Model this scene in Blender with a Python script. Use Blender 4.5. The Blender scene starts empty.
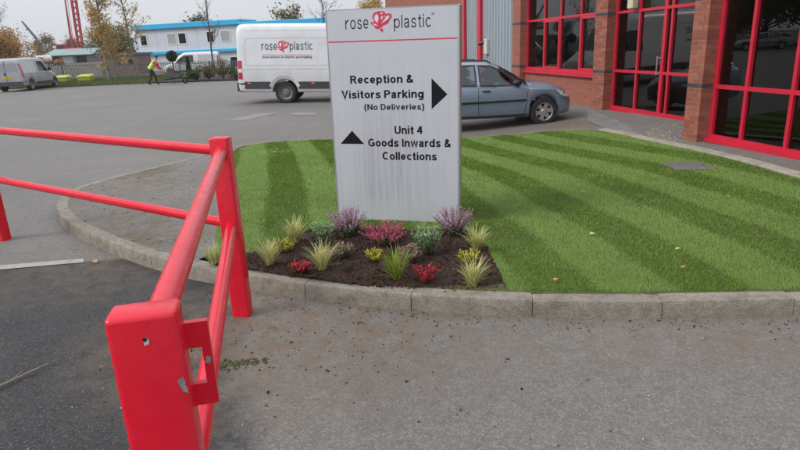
import bpy, bmesh, math, random
import numpy as np
from mathutils import Vector, Matrix

random.seed(7)
RNG = np.random.default_rng(11)
SC = bpy.context.scene
COL = SC.collection

# ------------------------------------------------------------------ camera
CAM_H = 1.70
PITCH, ROLL = math.radians(16.906), math.radians(2.519)
cam_d = bpy.data.cameras.new('camera')
cam_d.sensor_width = 36.0
cam_d.lens = 590.0 / 800.0 * 36.0
cam_d.clip_start = 0.05
cam_d.clip_end = 3000.0
cam = bpy.data.objects.new('camera', cam_d)
COL.objects.link(cam)
fw = Vector((0, math.cos(PITCH), -math.sin(PITCH)))
r0 = Vector((1, 0, 0))
u0 = r0.cross(fw)
rt = math.cos(ROLL) * r0 - math.sin(ROLL) * u0
up = rt.cross(fw)
cam.matrix_world = Matrix(((rt.x, up.x, -fw.x, 0), (rt.y, up.y, -fw.y, 0), (rt.z, up.z, -fw.z, CAM_H), (0, 0, 0, 1)))
SC.camera = cam

# ------------------------------------------------------------------ sky, sun, exposure (bright overcast autumn day)
SUN_AZ, SUN_EL = math.radians(250.0), math.radians(38.0)      # azimuth clockwise from +Y
world = bpy.data.worlds.new('World')
SC.world = world
world.use_nodes = True
wn, wl = world.node_tree.nodes, world.node_tree.links
wn.clear()
w_out = wn.new('ShaderNodeOutputWorld')
w_bg = wn.new('ShaderNodeBackground')
w_bg.inputs['Strength'].default_value = 0.15
sky = wn.new('ShaderNodeTexSky')
sky.sky_type = 'NISHITA'
sky.sun_disc = False
sky.sun_elevation = SUN_EL
sky.sun_rotation = SUN_AZ
sky.air_density = 1.0
sky.dust_density = 3.0
sky.ozone_density = 1.0
# thin even cloud sheet veiling the blue
w_tc = wn.new('ShaderNodeTexCoord')
w_map = wn.new('ShaderNodeMapping')
w_map.inputs['Scale'].default_value = (1.0, 1.0, 3.0)
w_ns = wn.new('ShaderNodeTexNoise')
w_ns.inputs['Scale'].default_value = 2.2
w_ns.inputs['Detail'].default_value = 4.0
w_rmp = wn.new('ShaderNodeMapRange')
w_rmp.inputs['From Min'].default_value = 0.3
w_rmp.inputs['From Max'].default_value = 0.7
w_rmp.inputs['To Min'].default_value = 0.88
w_rmp.inputs['To Max'].default_value = 0.97
w_mix = wn.new('ShaderNodeMixRGB')
wl.new(w_tc.outputs['Generated'], w_map.inputs['Vector'])
wl.new(w_map.outputs['Vector'], w_ns.inputs['Vector'])
wl.new(w_ns.outputs['Fac'], w_rmp.inputs['Value'])
w_ct = wn.new('ShaderNodeMixRGB')                              # cloud sheet: slightly thicker and thinner places
w_ct.inputs['Color1'].default_value = (2.95, 3.16, 3.48, 1)
w_ct.inputs['Color2'].default_value = (3.60, 3.70, 3.88, 1)
w_n2 = wn.new('ShaderNodeTexNoise')
w_n2.inputs['Scale'].default_value = 3.1
w_n2.inputs['Detail'].default_value = 5.0
wl.new(w_map.outputs['Vector'], w_n2.inputs['Vector'])
wl.new(w_n2.outputs['Fac'], w_ct.inputs['Fac'])
w_sep = wn.new('ShaderNodeSeparateXYZ')                        # an overcast sky is about twice as bright overhead as at the horizon
w_up = wn.new('ShaderNodeMapRange')
w_up.inputs['From Min'].default_value = 0.0
w_up.inputs['From Max'].default_value = 1.0
w_up.inputs['To Min'].default_value = 1.0
w_up.inputs['To Max'].default_value = 2.1
w_mul = wn.new('ShaderNodeMixRGB')
w_mul.blend_type = 'MULTIPLY'
w_mul.inputs['Fac'].default_value = 1.0
wl.new(w_tc.outputs['Generated'], w_sep.inputs['Vector'])
wl.new(w_sep.outputs['Z'], w_up.inputs['Value'])
wl.new(w_ct.outputs['Color'], w_mul.inputs['Color1'])
wl.new(w_up.outputs['Result'], w_mul.inputs['Color2'])
wl.new(w_mul.outputs['Color'], w_mix.inputs['Color2'])
wl.new(w_rmp.outputs['Result'], w_mix.inputs['Fac'])
wl.new(sky.outputs['Color'], w_mix.inputs['Color1'])
wl.new(w_mix.outputs['Color'], w_bg.inputs['Color'])
wl.new(w_bg.outputs['Background'], w_out.inputs['Surface'])

sun_d = bpy.data.lights.new('sun', 'SUN')
sun_d.energy = 1.5
sun_d.angle = math.radians(22.0)
sun_d.color = (1.0, 0.93, 0.83)
sun = bpy.data.objects.new('sun', sun_d)
COL.objects.link(sun)
sdir = Vector((math.sin(SUN_AZ) * math.cos(SUN_EL), math.cos(SUN_AZ) * math.cos(SUN_EL), math.sin(SUN_EL)))
sun.rotation_euler = sdir.to_track_quat('Z', 'Y').to_euler()
sun.location = (-20, -8, 30)

vs = SC.view_settings
vs.view_transform = 'Standard'
vs.look = 'None'
vs.exposure = 0.45
vs.gamma = 1.0
vs.use_curve_mapping = False

# ------------------------------------------------------------------ helpers
def smooth(a, b, t):
    t = min(max((t - a) / (b - a), 0.0), 1.0)
    return t * t * (3 - 2 * t)

def zg(x, y):                        # yard: a shallow fall towards the forecourt
    return -0.30 * math.exp(-((x - 1.2) / 3.2) ** 2 - ((y - 15) / 7) ** 2)

def zi(x, y):                        # raised island (lawn, footway, flower bed): kerb high in front, flush behind
    return zg(x, y) + 0.105 * (1 - smooth(7.0, 11.0, y)) + 0.012

def tag(o, label=None, cat=None, group=None, kind=None):
    if label: o['label'] = label
    if cat: o['category'] = cat
    if group: o['group'] = group
    if kind: o['kind'] = kind
    return o

def thing(name, label, cat, loc=(0, 0, 0), rz=0.0, group=None, rot=None):
    o = bpy.data.objects.new(name, None)
    COL.objects.link(o)
    o.empty_display_size = 0.2
    o.location = loc
    o.rotation_euler = rot if rot else (0, 0, rz)
    return tag(o, label, cat, group)

def copy_tree(o, parent=None):
    c = o.copy()
    COL.objects.link(c)
    c.parent = parent
    for ch in list(o.children):
        copy_tree(ch, c)
    return c

class MB:
    def __init__(s):
        s.v, s.f, s.mi = [], [], []
    def add(s, vs_, fs, mi=0):
        b = len(s.v)
        s.v.extend([tuple(p) for p in vs_])
        for f in fs:
            s.f.append(tuple(i + b for i in f))
            s.mi.append(mi)
        return s
    def box(s, x0, x1, y0, y1, z0, z1, mi=0):
        return s.add([(x0, y0, z0), (x1, y0, z0), (x1, y1, z0), (x0, y1, z0), (x0, y0, z1), (x1, y0, z1), (x1, y1, z1), (x0, y1, z1)],
                     [(0, 3, 2, 1), (4, 5, 6, 7), (0, 1, 5, 4), (1, 2, 6, 5), (2, 3, 7, 6), (3, 0, 4, 7)], mi)
    def cbox(s, x0, x1, y0, y1, z0, z1, b=0.01, mi=0):    # box with chamfered edges along every axis
        vs_ = []
        for z, i in ((z0, b), (z0 + b, 0), (z1 - b, 0), (z1, b)):
            a0, a1, c0, c1 = x0 + i, x1 - i, y0 + i, y1 - i
            vs_ += [(a0 + b, c0, z), (a1 - b, c0, z), (a1, c0 + b, z), (a1, c1 - b, z), (a1 - b, c1, z), (a0 + b, c1, z), (a0, c1 - b, z), (a0, c0 + b, z)]
        fs = [tuple(range(7, -1, -1)), tuple(range(24, 32))]
        for k in range(3):
            for j in range(8):
                fs.append((k * 8 + j, k * 8 + (j + 1) % 8, k * 8 + 8 + (j + 1) % 8, k * 8 + 8 + j))
        return s.add(vs_, fs, mi)
    def tube(s, pts, rad, n=8, caps=True, mi=0):
        pts = [Vector(p) for p in pts]
        if not hasattr(rad, '__len__'): rad = [rad] * len(pts)
        vs_, fs = [], []
        prev = None
        for i, p in enumerate(pts):
            d = (pts[min(i + 1, len(pts) - 1)] - pts[max(i - 1, 0)])
            d = d.normalized() if d.length > 1e-9 else Vector((0, 0, 1))
            if prev is None:
                a = d.orthogonal().normalized()
            else:
                a = (prev - d * prev.dot(d))
                a = a.normalized() if a.length > 1e-6 else d.orthogonal().normalized()
            prev = a
            b = d.cross(a)
            for k in range(n):
                t = 2 * math.pi * k / n
                vs_.append(p + (a * math.cos(t) + b * math.sin(t)) * rad[i])
        for i in range(len(pts) - 1):
            for k in range(n):
                fs.append((i * n + k, i * n + (k + 1) % n, i * n + n + (k + 1) % n, i * n + n + k))
        if caps:
            fs.append(tuple(range(n - 1, -1, -1)))
            fs.append(tuple(range((len(pts) - 1) * n, len(pts) * n)))
        return s.add(vs_, fs, mi)
    def lathe(s, prof, n=24, axis='z', c=(0, 0, 0), mi=0, close=False):   # prof: (radius, along)
        vs_, fs = [], []
        for r, h in prof:
            for k in range(n):
                t = 2 * math.pi * k / n
                a, b = r * math.cos(t), r * math.sin(t)
                p = (a, b, h) if axis == 'z' else ((a, h, b) if axis == 'y' else (h, a, b))
                vs_.append((p[0] + c[0], p[1] + c[1], p[2] + c[2]))
        m = len(prof)
        for i in range(m if close else m - 1):
            for k in range(n):
                j = (i + 1) % m
                fs.append((i * n + k, i * n + (k + 1) % n, j * n + (k + 1) % n, j * n + k))
        return s.add(vs_, fs, mi)
    def prism(s, poly, y0, y1, mi=0):                     # polygon in xz extruded along y
        n = len(poly)
        vs_ = [(x, y0, z) for x, z in poly] + [(x, y1, z) for x, z in poly]
        fs = [tuple(range(n)), tuple(range(2 * n - 1, n - 1, -1))]
        for i in range(n):
            j = (i + 1) % n
            fs.append((i, i + n, j + n, j))
        return s.add(vs_, fs, mi)
    def build(s, name, mats, parent=None, smooth_ang=None, uv=False, fix=True):
        me = bpy.data.meshes.new(name)
        me.from_pydata(s.v, [], s.f)
        if not isinstance(mats, (list, tuple)): mats = [mats]
        for m in mats: me.materials.append(m)
        if len(mats) > 1:
            me.polygons.foreach_set('material_index', s.mi)
        if fix:
            bm = bmesh.new(); bm.from_mesh(me)
            bmesh.ops.recalc_face_normals(bm, faces=bm.faces)
            bm.to_mesh(me); bm.free()
        if smooth_ang is not None:
            me.polygons.foreach_set('use_smooth', [True] * len(me.polygons))
            try: me.set_sharp_from_angle(angle=math.radians(smooth_ang))
            except Exception: pass
        if uv: box_uv(me)
        me.update()
        o = bpy.data.objects.new(name, me)
        COL.objects.link(o)
        if parent is not None: o.parent = parent
        return o

def box_uv(me):
    uvl = me.uv_layers.new(name='UVMap')
    for p in me.polygons:
        n = p.normal
        for li in p.loop_indices:
            c = me.vertices[me.loops[li].vertex_index].co
            if abs(n.z) > 0.7: q = (c.x, c.y)
            elif abs(n.x) > abs(n.y): q = (c.y + 0.11, c.z)
            else: q = (c.x, c.z)
            uvl.data[li].uv = q

def np_mesh(name, verts, faces, mat, parent=None):          # fast builder, faces: (n,k) int array
    me = bpy.data.meshes.new(name)
    nv, (nf, k) = len(verts), faces.shape
    me.vertices.add(nv)
    me.vertices.foreach_set('co', np.asarray(verts, dtype=np.float32).ravel())
    me.loops.add(nf * k)
    me.loops.foreach_set('vertex_index', faces.astype(np.int32).ravel())
    me.polygons.add(nf)
    me.polygons.foreach_set('loop_start', np.arange(0, nf * k, k, dtype=np.int32))
    try: me.polygons.foreach_set('loop_total', np.full(nf, k, dtype=np.int32))
    except Exception: pass
    me.update(calc_edges=True)
    if mat: me.materials.append(mat)
    o = bpy.data.objects.new(name, me)
    COL.objects.link(o)
    if parent is not None: o.parent = parent
    return o

def sheet(name, poly, zf, mat, step=0.5, parent=None, kind='structure', jitter=0.0):
    """polygon in plan cut into a grid and laid on the height function zf"""
    bm = bmesh.new()
    bm.faces.new([bm.verts.new((x, y, 0)) for x, y in poly])
    xs = [p[0] for p in poly]; ys = [p[1] for p in poly]
    for lo, hi, ax in ((min(xs), max(xs), 0), (min(ys), max(ys), 1)):
        k = math.floor(lo / step) + 1
        while k * step < hi:
            co = (k * step, 0, 0) if ax == 0 else (0, k * step, 0)
            no = (1, 0, 0) if ax == 0 else (0, 1, 0)
            bmesh.ops.bisect_plane(bm, geom=bm.verts[:] + bm.edges[:] + bm.faces[:], plane_co=co, plane_no=no)
            k += 1
    for v in bm.verts:
        v.co.z = zf(v.co.x, v.co.y) + (random.uniform(-jitter, jitter) if jitter else 0)
    bmesh.ops.recalc_face_normals(bm, faces=bm.faces)
    for f in bm.faces:
        if f.normal.z < 0: f.normal_flip()
        f.smooth = True
    me = bpy.data.meshes.new(name)
    bm.to_mesh(me); bm.free()
    me.materials.append(mat)
    o = bpy.data.objects.new(name, me)
    COL.objects.link(o)
    if parent is not None: o.parent = parent
    elif kind: o['kind'] = kind
    return o

def inside(poly, x, y):
    c = False
    n = len(poly)
    j = n - 1
    for i in range(n):
        xi, yi = poly[i]; xj, yj = poly[j]
        if (yi > y) != (yj > y) and x < (xj - xi) * (y - yi) / (yj - yi) + xi: c = not c
        j = i
    return c

def inside_np(poly, X, Y):
    c = np.zeros(X.shape, bool)
    n = len(poly); j = n - 1
    for i in range(n):
        xi, yi = poly[i]; xj, yj = poly[j]
        if yi != yj:
            c ^= ((yi > Y) != (yj > Y)) & (X < (xj - xi) * (Y - yi) / (yj - yi) + xi)
        j = i
    return c

def spline(pts, n=8):                                       # Catmull-Rom through plan points
    P = [np.array(p, float) for p in pts]
    P = [2 * P[0] - P[1]] + P + [2 * P[-1] - P[-2]]
    out = []
    for i in range(1, len(P) - 2):
        for k in range(n):
            t = k / n
            out.append(0.5 * ((2 * P[i]) + (P[i + 1] - P[i - 1]) * t + (2 * P[i - 1] - 5 * P[i] + 4 * P[i + 1] - P[i + 2]) * t * t + (3 * P[i] - P[i - 1] - 3 * P[i + 1] + P[i + 2]) * t ** 3))
    out.append(P[-2])
    return out

# ------------------------------------------------------------------ materials
def new_mat(name):
    m = bpy.data.materials.new(name)
    m.use_nodes = True
    nt = m.node_tree
    return m, nt, nt.nodes, nt.links, nt.nodes['Principled BSDF']

def rgb(c): return (c[0], c[1], c[2], 1.0)

def N_noise(nt, vec, scale, detail=4.0, rough=0.55, dist=0.0):
    n = nt.nodes.new('ShaderNodeTexNoise')
    n.inputs['Scale'].default_value = scale
    n.inputs['Detail'].default_value = detail
    n.inputs['Roughness'].default_value = rough
    n.inputs['Distortion'].default_value = dist
    if vec is not None: nt.links.new(vec, n.inputs['Vector'])
    return n.outputs['Fac']

def N_range(nt, v, a, b, c=0.0, d=1.0):
    n = nt.nodes.new('ShaderNodeMapRange')
    for k, x in (('From Min', a), ('From Max', b), ('To Min', c), ('To Max', d)): n.inputs[k].default_value = x
    nt.links.new(v, n.inputs['Value'])
    return n.outputs['Result']

def N_mix(nt, fac, a, b, mode='MIX'):
    n = nt.nodes.new('ShaderNodeMixRGB')
    n.blend_type = mode
    for k, x in (('Fac', fac), ('Color1', a), ('Color2', b)):
        if isinstance(x, (int, float)): n.inputs[k].default_value = x if k == 'Fac' else (x, x, x, 1)
        elif isinstance(x, tuple): n.inputs[k].default_value = rgb(x)
        else: nt.links.new(x, n.inputs[k])
    return n.outputs['Color']

def N_math(nt, op, a, b=None):
    n = nt.nodes.new('ShaderNodeMath')
    n.operation = op
    for i, x in enumerate((a, b)):
        if x is None: continue
        if isinstance(x, (int, float)): n.inputs[i].default_value = x
        else: nt.links.new(x, n.inputs[i])
    return n.outputs[0]

def N_bump(nt, h, strength, dist):
    n = nt.nodes.new('ShaderNodeBump')
    n.inputs['Strength'].default_value = strength
    n.inputs['Distance'].default_value = dist
    nt.links.new(h, n.inputs['Height'])
    return n.outputs['Normal']

def N_obj(nt, which='Object', scale=None):
    t = nt.nodes.new('ShaderNodeTexCoord').outputs[which]
    if scale:
        m = nt.nodes.new('ShaderNodeMapping')
        m.inputs['Scale'].default_value = scale
        nt.links.new(t, m.inputs['Vector'])
        t = m.outputs['Vector']
    return t

def simple(name, col, rough=0.6, metal=0.0, var=0.15, scale=6.0, bump=0.0, bscale=60.0, dirt=None, dscale=2.0, damt=(0.5, 0.75), coat=0.0):
    """painted / moulded / stone surface: mottled colour, optional dirt patches and fine relief"""
    m, nt, nd, lk, b = new_mat(name)
    o = N_obj(nt)
    f = N_noise(nt, o, scale, 5)
    dk = tuple(c * (1 - var) for c in col); lt = tuple(min(1, c * (1 + var)) for c in col)
    c = N_mix(nt, N_range(nt, f, 0.3, 0.7), dk, lt)
    rr = N_range(nt, N_noise(nt, o, scale * 2.3, 3), 0.2, 0.8, max(0.02, rough - 0.08), min(1, rough + 0.08))
    if dirt:
        g = N_range(nt, N_noise(nt, o, dscale, 6, 0.65), damt[0], damt[1])
        c = N_mix(nt, g, c, dirt)
    lk.new(c, b.inputs['Base Color'])
    lk.new(rr, b.inputs['Roughness'])
    b.inputs['Metallic'].default_value = metal
    if coat:
        b.inputs['Coat Weight'].default_value = coat
        b.inputs['Coat Roughness'].default_value = 0.06
    if bump:
        lk.new(N_bump(nt, N_noise(nt, o, bscale, 6, 0.6), bump, 0.01), b.inputs['Normal'])
    return m

def leafy(name, cols, rough=0.55, transl=0.25, spec=0.3):
    """foliage: every leaf (mesh island) gets its own shade out of cols"""
    m, nt, nd, lk, b = new_mat(name)
    g = nd.new('ShaderNodeNewGeometry')
    r = nd.new('ShaderNodeValToRGB')
    el = r.color_ramp.elements
    while len(el) < len(cols): el.new(0.5)
    for i, c in enumerate(cols):
        el[i].position = i / max(1, len(cols) - 1)
        el[i].color = rgb(c)
    lk.new(g.outputs['Random Per Island'], r.inputs['Fac'])
    lk.new(r.outputs['Color'], b.inputs['Base Color'])
    b.inputs['Roughness'].default_value = rough
    b.inputs['Specular IOR Level'].default_value = spec
    if transl:
        t = nd.new('ShaderNodeBsdfTranslucent')
        lk.new(r.outputs['Color'], t.inputs['Color'])
        mx = nd.new('ShaderNodeMixShader')
        mx.inputs['Fac'].default_value = transl
        lk.new(b.outputs['BSDF'], mx.inputs[1]); lk.new(t.outputs['BSDF'], mx.inputs[2])
        lk.new(mx.outputs['Shader'], nd['Material Output'].inputs['Surface'])
    return m

def asphalt(name, base, var=0.2, brown=(0.17, 0.13, 0.10), dirty=None, agg=170.0, patch=0.35, speck=0.5, dark=None):
    """worn tarmac: stone chippings, broad tonal patches, dusty brown staining (dirty = list of (x, y, rx, ry))"""
    m, nt, nd, lk, b = new_mat(name)
    o = N_obj(nt)
    big = N_noise(nt, o, 0.35, 5, 0.6)
    mid = N_noise(nt, o, 2.6, 6, 0.65)
    fine = N_noise(nt, o, 34, 4, 0.7)
    c = N_mix(nt, N_range(nt, big, 0.3, 0.7), tuple(x * (1 - var) for x in base), tuple(x * (1 + var) for x in base))
    c = N_mix(nt, N_range(nt, mid, 0.35, 0.75, 0, patch), c, tuple(x * 0.62 for x in base))
    c = N_mix(nt, N_range(nt, fine, 0.3, 0.75, 0, 0.5), c, tuple(x * 0.55 for x in base))
    grit_ = N_noise(nt, o, 11, 7, 0.75, 0.3)
    c = N_mix(nt, N_range(nt, grit_, 0.46, 0.62, 0, 0.8), c, tuple(x * f for x, f in zip(base, (0.66, 0.63, 0.60))))
    c = N_mix(nt, N_range(nt, N_noise(nt, o, 40, 6, 0.75), 0.50, 0.66, 0, 0.6), c, tuple(min(1, x * 1.5) for x in base))
    trk = N_noise(nt, N_obj(nt, 'Object', (0.16, 1.1, 1)), 1.0, 6, 0.6, 0.4)                 # long worn wheel tracks
    c = N_mix(nt, N_range(nt, trk, 0.42, 0.68, 0, 0.42), c, tuple(x * 0.70 for x in base))
    cw = nd.new('ShaderNodeTexVoronoi'); cw.feature = 'DISTANCE_TO_EDGE'; cw.inputs['Scale'].default_value = 0.42
    wv = nd.new('ShaderNodeVectorMath'); wv.operation = 'ADD'
    nz = nd.new('ShaderNodeTexNoise'); nz.inputs['Scale'].default_value = 1.7; nz.inputs['Detail'].default_value = 7
    lk.new(o, nz.inputs['Vector']); lk.new(o, wv.inputs[0]); lk.new(nz.outputs['Color'], wv.inputs[1]); lk.new(wv.outputs['Vector'], cw.inputs['Vector'])
    crk = N_math(nt, 'MULTIPLY', N_range(nt, cw.outputs['Distance'], 0.0, 0.006, 1, 0), N_range(nt, N_noise(nt, o, 0.5, 3), 0.52, 0.6, 0, 0.7))
    c = N_mix(nt, crk, c, tuple(x * 0.25 for x in base))
    vo = nd.new('ShaderNodeTexVoronoi'); vo.inputs['Scale'].default_value = agg
    lk.new(o, vo.inputs['Vector'])
    sep = nd.new('ShaderNodeSeparateColor'); lk.new(vo.outputs['Color'], sep.inputs['Color'])
    c = N_mix(nt, N_range(nt, sep.outputs['Red'], 0.72, 1.0, 0, speck), c, tuple(min(1, x * 2.0) for x in base))
    c = N_mix(nt, N_range(nt, sep.outputs['Green'], 0.75, 1.0, 0, speck), c, tuple(x * 0.4 for x in base))
    st = N_range(nt, N_noise(nt, o, 0.9, 8, 0.7, 0.6), 0.60, 0.8, 0, 0.14)
    c = N_mix(nt, st, c, tuple(x * 0.8 for x in brown))
    if dark:                                                # older, darker surfacing on the near side of the barrier
        sd_ = nd.new('ShaderNodeSeparateXYZ'); lk.new(o, sd_.inputs['Vector'])
        wob = N_math(nt, 'MULTIPLY', N_math(nt, 'SUBTRACT', N_noise(nt, o, 2.2, 7, 0.7), 0.5), 0.75)
        e1 = N_math(nt, 'ADD', N_math(nt, 'ADD', sd_.outputs['X'], N_math(nt, 'MULTIPLY', sd_.outputs['Y'], 0.291)), wob)
        e2 = N_math(nt, 'SUBTRACT', sd_.outputs['Y'], N_math(nt, 'MULTIPLY', sd_.outputs['X'], 0.12))
        k = N_math(nt, 'MULTIPLY', N_range(nt, e1, 0.02, -0.22), N_range(nt, e2, 5.29, 5.24))
        dc = N_mix(nt, N_range(nt, mid, 0.3, 0.7), tuple(x * 0.8 for x in dark), tuple(x * 1.25 for x in dark))
        dc = N_mix(nt, N_range(nt, fine, 0.35, 0.65, 0, 0.7), dc, tuple(x * 0.4 for x in dark))
        dc = N_mix(nt, N_range(nt, sep.outputs['Red'], 0.78, 0.95, 0, 0.8), dc, tuple(min(1, x * 3.0) for x in dark))
        dc = N_mix(nt, N_range(nt, N_noise(nt, o, 3.1, 8, 0.7, 0.5), 0.58, 0.72, 0, 0.6), dc, (0.11, 0.098, 0.08))
        c = N_mix(nt, k, c, dc)
    if dirty:
        sx = nd.new('ShaderNodeSeparateXYZ'); lk.new(o, sx.inputs['Vector'])
        tot = None
        for (x, y, rx, ry, amt) in dirty:
            a = N_math(nt, 'MULTIPLY', N_math(nt, 'SUBTRACT', sx.outputs['X'], x), 1 / rx)
            q = N_math(nt, 'MULTIPLY', N_math(nt, 'SUBTRACT', sx.outputs['Y'], y), 1 / ry)
            d = N_math(nt, 'ADD', N_math(nt, 'MULTIPLY', a, a), N_math(nt, 'MULTIPLY', q, q))
            g = N_range(nt, d, 0.0, 1.0, amt, 0.0)
            tot = g if tot is None else N_math(nt, 'MAXIMUM', tot, g)
        dn = N_range(nt, N_noise(nt, o, 5.5, 8, 0.72, 0.4), 0.36, 0.66)
        k = N_math(nt, 'MULTIPLY', tot, dn)
        c = N_mix(nt, k, c, brown)
        dn2 = N_range(nt, N_noise(nt, o, 14, 6, 0.7, 0.2), 0.60, 0.72)
        c = N_mix(nt, N_math(nt, 'MULTIPLY', N_math(nt, 'MULTIPLY', tot, dn2), 0.75), c, tuple(x * 0.33 for x in brown))
    lk.new(c, b.inputs['Base Color'])
    b.inputs['Roughness'].default_value = 0.7
    b.inputs['Specular IOR Level'].default_value = 0.36
    h = N_mix(nt, 0.5, vo.outputs['Distance'], fine)
    lk.new(N_bump(nt, h, 0.8, 0.008), b.inputs['Normal'])
    return m

def brick_mat():
    m, nt, nd, lk, b = new_mat('red_brick')
    u = nd.new('ShaderNodeTexCoord').outputs['UV']
    t = nd.new('ShaderNodeTexBrick')
    t.offset = 0.5
    for k, v in (('Scale', 1.0), ('Mortar Size', 0.0055), ('Mortar Smooth', 0.2), ('Bias', -0.1), ('Brick Width', 0.225), ('Row Height', 0.075)):
        t.inputs[k].default_value = v
    t.inputs['Color1'].default_value = (0.33, 0.105, 0.068, 1)
    t.inputs['Color2'].default_value = (0.25, 0.072, 0.05, 1)
    t.inputs['Mortar'].default_value = (0.33, 0.20, 0.155, 1)
    lk.new(u, t.inputs['Vector'])
    n = N_noise(nt, u, 1.6, 6, 0.6)
    c = N_mix(nt, N_range(nt, n, 0.3, 0.75, 0.0, 0.35), t.outputs['Color'], (0.17, 0.055, 0.04))
    g = N_noise(nt, u, 55, 4)
    c = N_mix(nt, N_range(nt, g, 0.4, 0.8, 0, 0.25), c, (0.36, 0.16, 0.11))
    lk.new(c, b.inputs['Base Color'])
    b.inputs['Roughness'].default_value = 0.85
    inv = N_math(nt, 'SUBTRACT', 1.0, t.outputs['Fac'])
    h = N_math(nt, 'ADD', inv, N_math(nt, 'MULTIPLY', g, 0.25))
    lk.new(N_bump(nt, h, 0.7, 0.006), b.inputs['Normal'])
    return m

def glass_mat(name, tint=(0.30, 0.32, 0.33), refl=0.06, rough=0.0, gl=(0.9, 0.95, 1.0)):
    m, nt, nd, lk, b = new_mat(name)
    nd.remove(b)
    tr = nd.new('ShaderNodeBsdfTransparent'); tr.inputs['Color'].default_value = rgb(tint)
    gs = nd.new('ShaderNodeBsdfGlossy'); gs.inputs['Color'].default_value = rgb(gl); gs.inputs['Roughness'].default_value = rough
    o = N_obj(nt)
    lk.new(N_bump(nt, N_noise(nt, o, 0.9, 2), 0.02, 0.05), gs.inputs['Normal'])
    fr = nd.new('ShaderNodeFresnel'); fr.inputs['IOR'].default_value = 1.5
    f = N_math(nt, 'ADD', fr.outputs['Fac'], refl)
    mx = nd.new('ShaderNodeMixShader')
    lk.new(f, mx.inputs['Fac']); lk.new(tr.outputs['BSDF'], mx.inputs[1]); lk.new(gs.outputs['BSDF'], mx.inputs[2])
    lk.new(mx.outputs['Shader'], nd['Material Output'].inputs['Surface'])
    return m

M = {}
M['road'] = asphalt('road_tarmac', speck=0.5, base=(0.196, 0.187, 0.176), brown=(0.165, 0.125, 0.092), dark=(0.040, 0.040, 0.041), dirty=[(-0.55, 3.4, 1.7, 1.15, 1.3), (1.9, 3.15, 2.6, 0.55, 0.8), (-2.6, 4.9, 1.2, 1.2, 0.6), (-3.0, 40, 30, 6, 0.8), (-3.4, 11.6, 2.0, 1.6, 0.7), (4.0, 13.1, 1.2, 0.7, 1.8), (2.6, 12.95, 2.0, 0.4, 0.9)])
M['footway'] = asphalt('footway_tarmac', (0.20, 0.186, 0.172), var=0.28, brown=(0.125, 0.098, 0.062), dirty=[(-2.6, 5.6, 1.4, 1.0, 1.0), (-3.4, 7.6, 1.2, 1.6, 0.8), (-2.2, 8.6, 1.0, 2.6, 0.8), (-3.72, 8.7, 0.5, 0.85, 2.4), (-2.3, 5.2, 0.9, 0.35, 1.6)], patch=0.5)
def concrete_mat(name, base, dirt):
    m, nt, nd, lk, b = new_mat(name)
    o = N_obj(nt)
    c = N_mix(nt, N_range(nt, N_noise(nt, o, 3.5, 6, 0.65), 0.3, 0.7), tuple(x * 0.78 for x in base), tuple(x * 1.18 for x in base))
    c = N_mix(nt, N_range(nt, N_noise(nt, o, 60, 4, 0.7), 0.42, 0.72, 0, 0.7), c, tuple(x * 0.5 for x in base))
    c = N_mix(nt, N_range(nt, N_noise(nt, o, 9, 8, 0.75, 0.5), 0.46, 0.66, 0, 0.8), c, dirt)
    vo = nd.new('ShaderNodeTexVoronoi'); vo.inputs['Scale'].default_value = 130; lk.new(o, vo.inputs['Vector'])
    sp = nd.new('ShaderNodeSeparateColor'); lk.new(vo.outputs['Color'], sp.inputs['Color'])
    c = N_mix(nt, N_range(nt, sp.outputs['Red'], 0.84, 1.0, 0, 0.4), c, tuple(min(1, x * 1.5) for x in base))
    lk.new(c, b.inputs['Base Color']); b.inputs['Roughness'].default_value = 0.92
    lk.new(N_bump(nt, N_mix(nt, 0.5, N_noise(nt, o, 45, 7, 0.7), vo.outputs['Distance']), 0.9, 0.008), b.inputs['Normal'])
    return m
M['concrete'] = concrete_mat('kerb_concrete', (0.295, 0.265, 0.22), (0.125, 0.112, 0.086))
M['joint'] = simple('kerb_joint', (0.13, 0.115, 0.09), 0.95)
M['edging'] = simple('edging_concrete', (0.33, 0.30, 0.25), 0.9, var=0.2, scale=7, bump=0.4, dirt=(0.16, 0.14, 0.1), dscale=4)
M['paving'] = simple('forecourt_slabs', (0.19, 0.19, 0.188), 0.85, var=0.12, scale=3, bump=0.3, dirt=(0.10, 0.098, 0.085), dscale=1.6, damt=(0.5, 0.8))
def red_paint():
    m, nt, nd, lk, b = new_mat('red_barrier_paint')
    o = N_obj(nt)
    c = N_mix(nt, N_range(nt, N_noise(nt, o, 4, 5), 0.3, 0.7), (0.60, 0.006, 0.022), (0.68, 0.010, 0.030))
    c = N_mix(nt, N_range(nt, N_noise(nt, o, 22, 6, 0.7), 0.5, 0.72, 0, 0.12), c, (0.66, 0.045, 0.07))
    c = N_mix(nt, N_range(nt, N_noise(nt, o, 7, 9, 0.78, 0.6), 0.66, 0.76, 0, 0.3), c, (0.25, 0.02, 0.03))
    sp = N_noise(nt, o, 130, 2, 0.5)
    c = N_mix(nt, N_range(nt, sp, 0.72, 0.76, 0, 0.8), c, (0.12, 0.03, 0.025))
    lk.new(c, b.inputs['Base Color'])
    lk.new(N_range(nt, N_noise(nt, o, 14, 5), 0.3, 0.7, 0.18, 0.34), b.inputs['Roughness'])
    b.inputs['Specular IOR Level'].default_value = 0.45
    brush = N_noise(nt, N_obj(nt, 'Object', (90, 90, 5)), 1.0, 4)
    h = N_math(nt, 'ADD', N_math(nt, 'MULTIPLY', brush, 0.5), N_noise(nt, o, 28, 5))
    lk.new(N_bump(nt, h, 0.16, 0.008), b.inputs['Normal'])
    return m
M['redpaint'] = red_paint()
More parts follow.
